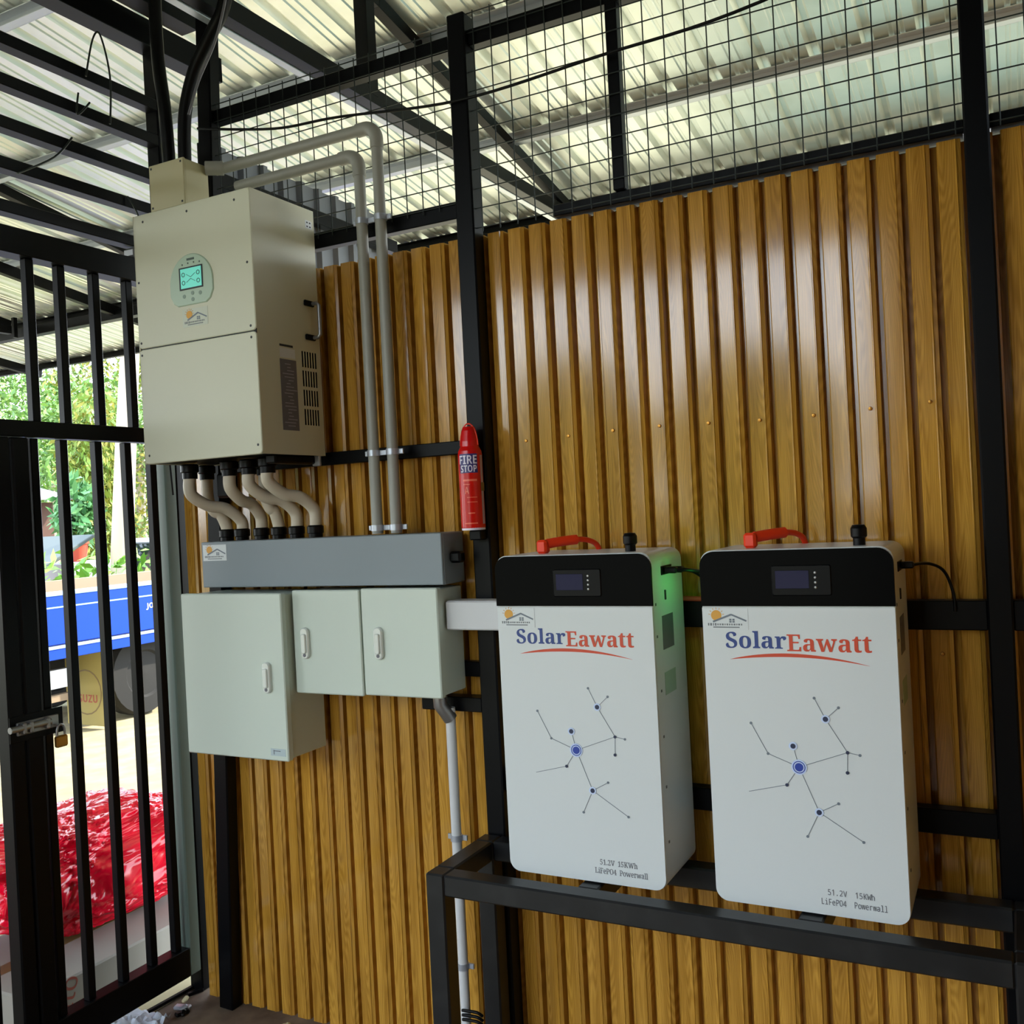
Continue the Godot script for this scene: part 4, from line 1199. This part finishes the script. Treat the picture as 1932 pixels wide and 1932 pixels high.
func build_pipes() -> void:
	# two rigid grey pipes: junction box -> right -> down into the trunking
	for k in 2:
		var y := 2.552 if k == 0 else 2.488
		var x := -1.481 if k == 0 else -1.543
		var xs := -2.06 if k == 0 else -1.98
		var t := thing("rigid_conduit", "upper grey pipe from junction box, bending down outermost" if k == 0 else "lower grey pipe behind the inverter top, bending down innermost", "pipe", Vector3.ZERO, "grey rigid pipes")
		var z := 0.082
		var r := 0.0155
		part(t, "horizontal_run", tubem([Vector3(xs, y, z), Vector3(x - 0.04, y, z)], r, 16), M.pvc)
		var el := []
		for i in 9:
			var a := PI / 2 * i / 8.0
			el.append(Vector3(x - 0.036 + 0.036 * sin(a), y - 0.036 + 0.036 * cos(a), z))
		var e := [Vector3(x - 0.06, y, z)]
		e.append_array(el)
		e.append(Vector3(x, y - 0.06, z))
		part(t, "elbow", tubem(e, r + 0.003, 16), M.pvc)
		part(t, "vertical_run", tubem([Vector3(x, y - 0.04, z), Vector3(x, 1.452, z)], r, 16), M.pvc)
		for yy in [2.305, 1.672, 1.468]: clamp_at(t, Vector3(x, yy, z), r, false)
		if k == 0:
			part(t, "connector", tubem([Vector3(-2.071, y, z + 0.03), Vector3(-2.045, y, z + 0.012), Vector3(-2.03, y, z)], r + 0.005, 14), M.pvc)
	# six flexible pipes from the inverter base into the trunking
	var bots := [-2.085, -2.026, -1.951, -1.885, -1.820, -1.752]
	var tops := [Vector3(-2.122, 1.65, 0.12), Vector3(-2.093, 1.65, 0.215), Vector3(-1.951, 1.65, 0.205), Vector3(-1.90, 1.65, 0.12), Vector3(-1.880, 1.65, 0.205), Vector3(-1.812, 1.65, 0.205)]
	var nm := ["first from the left", "second from the left", "third from the left", "fourth from the left", "fifth from the left", "rightmost"]
	for k in 6:
		var t := thing("flexible_conduit", "beige bent cable hose between inverter and trunking, %s at its foot" % nm[k], "hose", Vector3.ZERO, "beige hoses under the inverter")
		var p0: Vector3 = tops[k]
		var p3 := Vector3(bots[k], 1.45, 0.088)
		var mid_y: float = [1.54, 1.556, 1.565, 1.54, 1.57, 1.575][k]
		var a := Vector3(p0.x, mid_y + 0.035, p0.z)
		var m1 := Vector3(lerpf(p0.x, p3.x, 0.3), mid_y, lerpf(p0.z, p3.z, 0.35))
		var m2 := Vector3(lerpf(p0.x, p3.x, 0.7), mid_y - 0.012, lerpf(p0.z, p3.z, 0.7))
		var c := Vector3(p3.x, mid_y - 0.05, p3.z)
		part(t, "hose", tubem(spline([p0 + Vector3(0, -0.01, 0), a, m1, m2, c, p3 + Vector3(0, 0.02, 0)], 8), 0.0172, 16), M.flex)
		var g := MB.new()
		g.lathe([Vector2(0.0, 0.026), Vector2(0.021, 0.026), Vector2(0.0255, 0.022), Vector2(0.0255, 0.004), Vector2(0.021, 0.001), Vector2(0.021, -0.016), Vector2(0.0, -0.016)], p0, 16)
		part(t, "upper_gland", g.mesh(), M.rubber)
		g = MB.new()
		g.lathe([Vector2(0.0, 0.034), Vector2(0.0195, 0.034), Vector2(0.0235, 0.030), Vector2(0.0235, 0.012), Vector2(0.020, 0.010), Vector2(0.020, 0.0), Vector2(0.0, 0.0)], p3, 16)
		part(t, "lower_gland", g.mesh(), M.rubber)
	var cn := thing("cable_connector", "black connector plug hanging under the inverter beside the left hose", "connector", Vector3(-2.0, 1.61, 0.165))
	part(cn, "plug", bxm(Vector3(0.052, 0.07, 0.04), 0.006), M.rubber)
	part(cn, "neck", bxm(Vector3(0.03, 0.03, 0.03), 0.006), M.steel, Vector3(0, 0.048, 0))
	# down pipe under the right-hand breaker box
	var d := thing("down_pipe", "white downpipe running from breaker box to floor behind the stand", "pipe")
	part(d, "pipe", tubem([Vector3(-1.345, 0.985, 0.075), Vector3(-1.345, 0.06, 0.075)], 0.0135, 14), M.duct)
	part(d, "elbow", tubem([Vector3(-1.362, 1.018, 0.095), Vector3(-1.362, 0.995, 0.095), Vector3(-1.352, 0.975, 0.085), Vector3(-1.345, 0.955, 0.075)], 0.019, 14), M.steel)
	for y in [0.64, 0.30]: clamp_at(d, Vector3(-1.345, y, 0.075), 0.0135, false)
	var co := MB.new()
	for k in 3: co.tube(spline([Vector3(-1.345, 0.19 - k * 0.012, 0.092), Vector3(-1.30, 0.195 - k * 0.012, 0.096), Vector3(-1.285, 0.185 - k * 0.012, 0.09)]), 0.004, 6)
	part(d, "tie_wire", co.mesh(), M.rubber)
	# thick black hoses rising from the junction box
	var hs := thing("black_hose", "thick black hose rising from the junction box, left one", "hose", Vector3.ZERO, "black hoses above the junction box")
	part(hs, "hose", tubem(spline([Vector3(-2.172, 2.55, 0.155), Vector3(-2.168, 2.72, 0.165), Vector3(-2.18, 2.88, 0.17), Vector3(-2.19, 3.1, 0.16), Vector3(-2.19, 3.4, 0.14)], 10), 0.019, 14), M.rubber)
	hs = thing("black_hose", "thick black hose rising from the junction box, right one bending over the beam", "hose", Vector3.ZERO, "black hoses above the junction box")
	part(hs, "hose", tubem(spline([Vector3(-2.110, 2.55, 0.155), Vector3(-2.10, 2.70, 0.155), Vector3(-2.06, 2.82, 0.15), Vector3(-1.995, 2.91, 0.145), Vector3(-1.94, 2.99, 0.14), Vector3(-1.90, 3.2, 0.12), Vector3(-1.9, 3.4, 0.1)], 10), 0.019, 14), M.rubber)
	single("grey_cable", "thin grey cable beside the right black hose", "cable", tubem(spline([Vector3(-2.07, 2.69, 0.17), Vector3(-2.03, 2.78, 0.165), Vector3(-1.97, 2.87, 0.16), Vector3(-1.93, 2.95, 0.16), Vector3(-1.90, 3.1, 0.14)], 8), 0.004, 8), M.label)
	single("overhead_cable", "thin black cable strung along the wire mesh", "cable", tubem(spline([Vector3(-2.14, 2.70, 0.066), Vector3(-1.85, 2.635, 0.062), Vector3(-1.62, 2.615, 0.062), Vector3(-1.23, 2.567, 0.064), Vector3(-0.84, 2.58, 0.062), Vector3(-0.45, 2.60, 0.06), Vector3(0.2, 2.72, 0.06)], 8), 0.004, 8), M.rubber)

func build_extinguisher() -> void:
	var t := thing("fire_extinguisher", "small red spray-can fire extinguisher strapped to the middle post", "fire extinguisher", Vector3(-1.236, 1.455, 0.091))
	t.scale = Vector3(0.86, 1, 0.86)
	var b := MB.new()
	b.lathe([Vector2(0.0, 0.0), Vector2(0.034, 0.0), Vector2(0.0365, 0.004), Vector2(0.0365, 0.19), Vector2(0.035, 0.20), Vector2(0.028, 0.212), Vector2(0.026, 0.214)], Vector3.ZERO, 32)
	part(t, "can", b.mesh(), M.red)
	b = MB.new()
	b.lathe([Vector2(0.0285, 0.208), Vector2(0.0275, 0.225), Vector2(0.0225, 0.252), Vector2(0.018, 0.262), Vector2(0.0, 0.265)], Vector3.ZERO, 28)
	part(t, "cap", b.mesh(), M.red)
	part(t, "base_rim", tubem([Vector3(0, -0.003, 0), Vector3(0, 0.003, 0)], 0.0355, 28), M.print_white)
	var rg := []
	for k in 13:
		var a := PI * k / 12.0
		rg.append(Vector3(-0.030 * cos(a), 0.215 + 0.056 * sin(a), 0.002))
	part(t, "cap_loop", tubem(rg, 0.002, 8), M.orange)
	# print bent round the can
	wrap_text(t, "FIRE", 0.056, 0.022, 0.166, 0.0367, M.print_white, 0.30)
	wrap_text(t, "STOP", 0.050, 0.018, 0.145, 0.0367, M.print_white, 0.34)
	wrap_panel(t, "print_block", -0.5, 1.12, 0.143, 0.192, 0.0366, M.print_blue)
	wrap_panel(t, "print_line", -0.2, 1.0, 0.122, 0.127, 0.0367, M.red_print)
	wrap_panel(t, "print_line", -0.2, 0.4, 0.113, 0.115, 0.0367, M.red_print)
	wrap_text(t, "A", 0.013, 0.018, 0.09, 0.0367, M.red_print, 0.12)
	wrap_panel(t, "print_line", 0.1, 0.95, 0.080, 0.0815, 0.0367, M.red_print)
	wrap_panel(t, "print_line", 0.1, 0.95, 0.068, 0.0695, 0.0367, M.red_print)
	wrap_panel(t, "print_line", 0.15, 0.7, 0.039, 0.042, 0.0367, M.red_print)
	wrap_panel(t, "print_line", -0.2, 0.9, 0.013, 0.016, 0.0367, M.red_print)
	wrap_panel(t, "pale_stripe", 1.42, 1.8, 0.012, 0.188, 0.0367, M.print_pink)
	b = MB.new()
	b.tube([Vector3(0, 0.098, 0), Vector3(0, 0.118, 0)], 0.0374, 28)
	var band := MB.new()
	for k in 14:
		var a := 1.35 + k * 0.06
		var q := 1.35 + (k + 1) * 0.06
		for yy in [[0.096, 0.118]]:
			band.quad(Vector3(sin(a) * 0.0382, yy[0], cos(a) * 0.0382), Vector3(sin(q) * 0.0382, yy[0], cos(q) * 0.0382), Vector3(sin(q) * 0.0382, yy[1], cos(q) * 0.0382), Vector3(sin(a) * 0.0382, yy[1], cos(a) * 0.0382), Vector3(sin(a), 0, cos(a)))
	part(t, "tape_strap", band.mesh(), M.tape)
	pbox(t, "holder", Vector3(-0.02, -0.03, -0.042), Vector3(0.02, -0.004, -0.005), M.black, 0.003)

func wrap_panel(par: Node3D, nm: String, a0: float, a1: float, y0: float, y1: float, r: float, m: Material) -> void:
	var b := MB.new()
	for k in 12:
		var a := lerpf(a0, a1, k / 12.0)
		var q := lerpf(a0, a1, (k + 1) / 12.0)
		b.quad_n(Vector3(sin(a) * r, y0, cos(a) * r), Vector3(sin(q) * r, y0, cos(q) * r), Vector3(sin(q) * r, y1, cos(q) * r), Vector3(sin(a) * r, y1, cos(a) * r), Vector3(sin(a), 0, cos(a)), Vector3(sin(q), 0, cos(q)), Vector3(sin(q), 0, cos(q)), Vector3(sin(a), 0, cos(a)))
	part(par, nm, b.mesh(), m)

func wrap_text(par: Node3D, s: String, w: float, h: float, y: float, r: float, m: Material, turn: float) -> void:
	var src := text_arr(s, PackedStringArray(["Droid Sans"]), w, h, 800)
	for i in src.v.size():
		var p := src.v[i]
		var a := (p.x - w / 2) / r + turn
		var rr := r + p.z + 0.0003
		var nn := src.n[i]
		src.v[i] = Vector3(sin(a) * rr, y + p.y, cos(a) * rr)
		src.n[i] = Basis(Vector3.UP, a) * nn
	part(par, "lettering", src.mesh(), m)

func build_small() -> void:
	# bits left on the floor
	var fn := FastNoiseLite.new()
	fn.seed = 77; fn.frequency = 9.0
	var b := MB.new()
	var g := []
	for i in 15:
		var row := []
		for j in 12:
			var p := Vector3((i - 7) * 0.012, 0.0, (j - 5.5) * 0.012)
			row.append(Vector3(p.x, 0.012 + 0.022 * absf(fn.get_noise_2d(i * 0.9, j * 0.9)) * 2.0, p.z))
		g.append(row)
	for i in 14:
		for j in 11:
			var a: Vector3 = g[i][j]; var c: Vector3 = g[i + 1][j]; var d: Vector3 = g[i + 1][j + 1]; var e: Vector3 = g[i][j + 1]
			var nn := (d - a).cross(e - c).normalized()
			if nn.y < 0: nn = -nn
			b.quad(a, c, d, e, nn)
	single("paper_scrap", "crumpled pale paper scrap on the floor at the bottom edge", "litter", b.mesh(), M.paper, Vector3(-2.405, 0.002, 0.245))
	for a in [[-2.36, 0.10, 0.024, 0.3, "shiny grey metal scrap on the floor before the corner post", "galv"], [-2.335, 0.125, 0.02, 1.2, "black scrap piece on the floor beside the metal scrap", "rubber"], [-2.39, 0.06, 0.014, 2.0, "small pale chip on the floor by the gate sill", "sill"], [-1.98, 0.06, 0.012, 0.7, "tiny pale chip on the floor near the wall foot", "sill"]]:
		var o := MB.new()
		o.box(Vector3(0, 0.006, 0), Vector3(a[2] * 2.2, 0.012, a[2]), 0.004, Basis(Vector3.UP, a[3]))
		o.box(Vector3(a[2] * 0.7, 0.012, a[2] * 0.4), Vector3(a[2], 0.012, a[2] * 0.7), 0.004, Basis(Vector3(0.3, 1, 0.2).normalized(), a[3] + 0.8))
		single("scrap", a[4], "litter", o.mesh(), M[a[5]], Vector3(a[0], 0.0, a[1]), Basis(), "scraps on the floor")
	for a in [[Vector3(-2.44, 0.008, 0.19), Vector3(-2.425, 0.008, -0.02), "black steel strip lying along the gate sill"], [Vector3(-2.405, 0.006, 0.035), Vector3(-2.385, 0.006, -0.01), "short black offcut on the floor beside the sill"]]:
		var o := MB.new()
		o.bar(a[0], a[1], 0.014, 0.01)
		single("steel_offcut", a[2], "offcut", o.mesh(), M.black)
	# bent tie wires hanging on the grille rails
	var k := 0
	for a in [[[Vector3(-2.37, 2.84, 0.27), Vector3(-2.37, 2.96, 0.24), Vector3(-2.36, 2.98, 0.22), Vector3(-2.35, 2.86, 0.20), Vector3(-2.36, 2.72, 0.20)], "bent tie wire looped over the topmost grille rail"], [[Vector3(-2.37, 2.78, 0.30), Vector3(-2.36, 2.71, 0.315), Vector3(-2.36, 2.76, 0.27)], "short forked tie wire below the topmost grille rail"], [[Vector3(-2.37, 2.64, 0.33), Vector3(-2.36, 2.56, 0.40), Vector3(-2.36, 2.48, 0.52)], "tie wire slanting down across the middle grille rails"], [[Vector3(-2.37, 2.52, 0.14), Vector3(-2.35, 2.46, 0.12), Vector3(-2.36, 2.40, 0.115)], "tie wire stub beside the inverter top"], [[Vector3(-2.36, 2.39, 0.10), Vector3(-2.35, 2.32, 0.09), Vector3(-2.36, 2.25, 0.09)], "tie wire stub over the gate header by the inverter"]]:
		single("tie_wire", a[1], "wire", tubem(spline(a[0], 6), 0.003, 6), M.mesh, Vector3.ZERO, Basis(), "tie wires on the grille")
		k += 1
	single("gate_cable", "thin dark cable hanging left of the inverter", "cable", tubem(spline([Vector3(-2.36, 2.1, 0.075), Vector3(-2.36, 1.98, 0.07), Vector3(-2.36, 1.80, 0.045), Vector3(-2.36, 1.6, 0.03)], 8), 0.003, 6), M.rubber)
	single("gate_bracket", "small steel bracket at the header end beside the inverter", "bracket", bxm(Vector3(0.05, 0.03, 0.06), 0.006), M.steel, Vector3(-2.39, 2.352, 0.10))
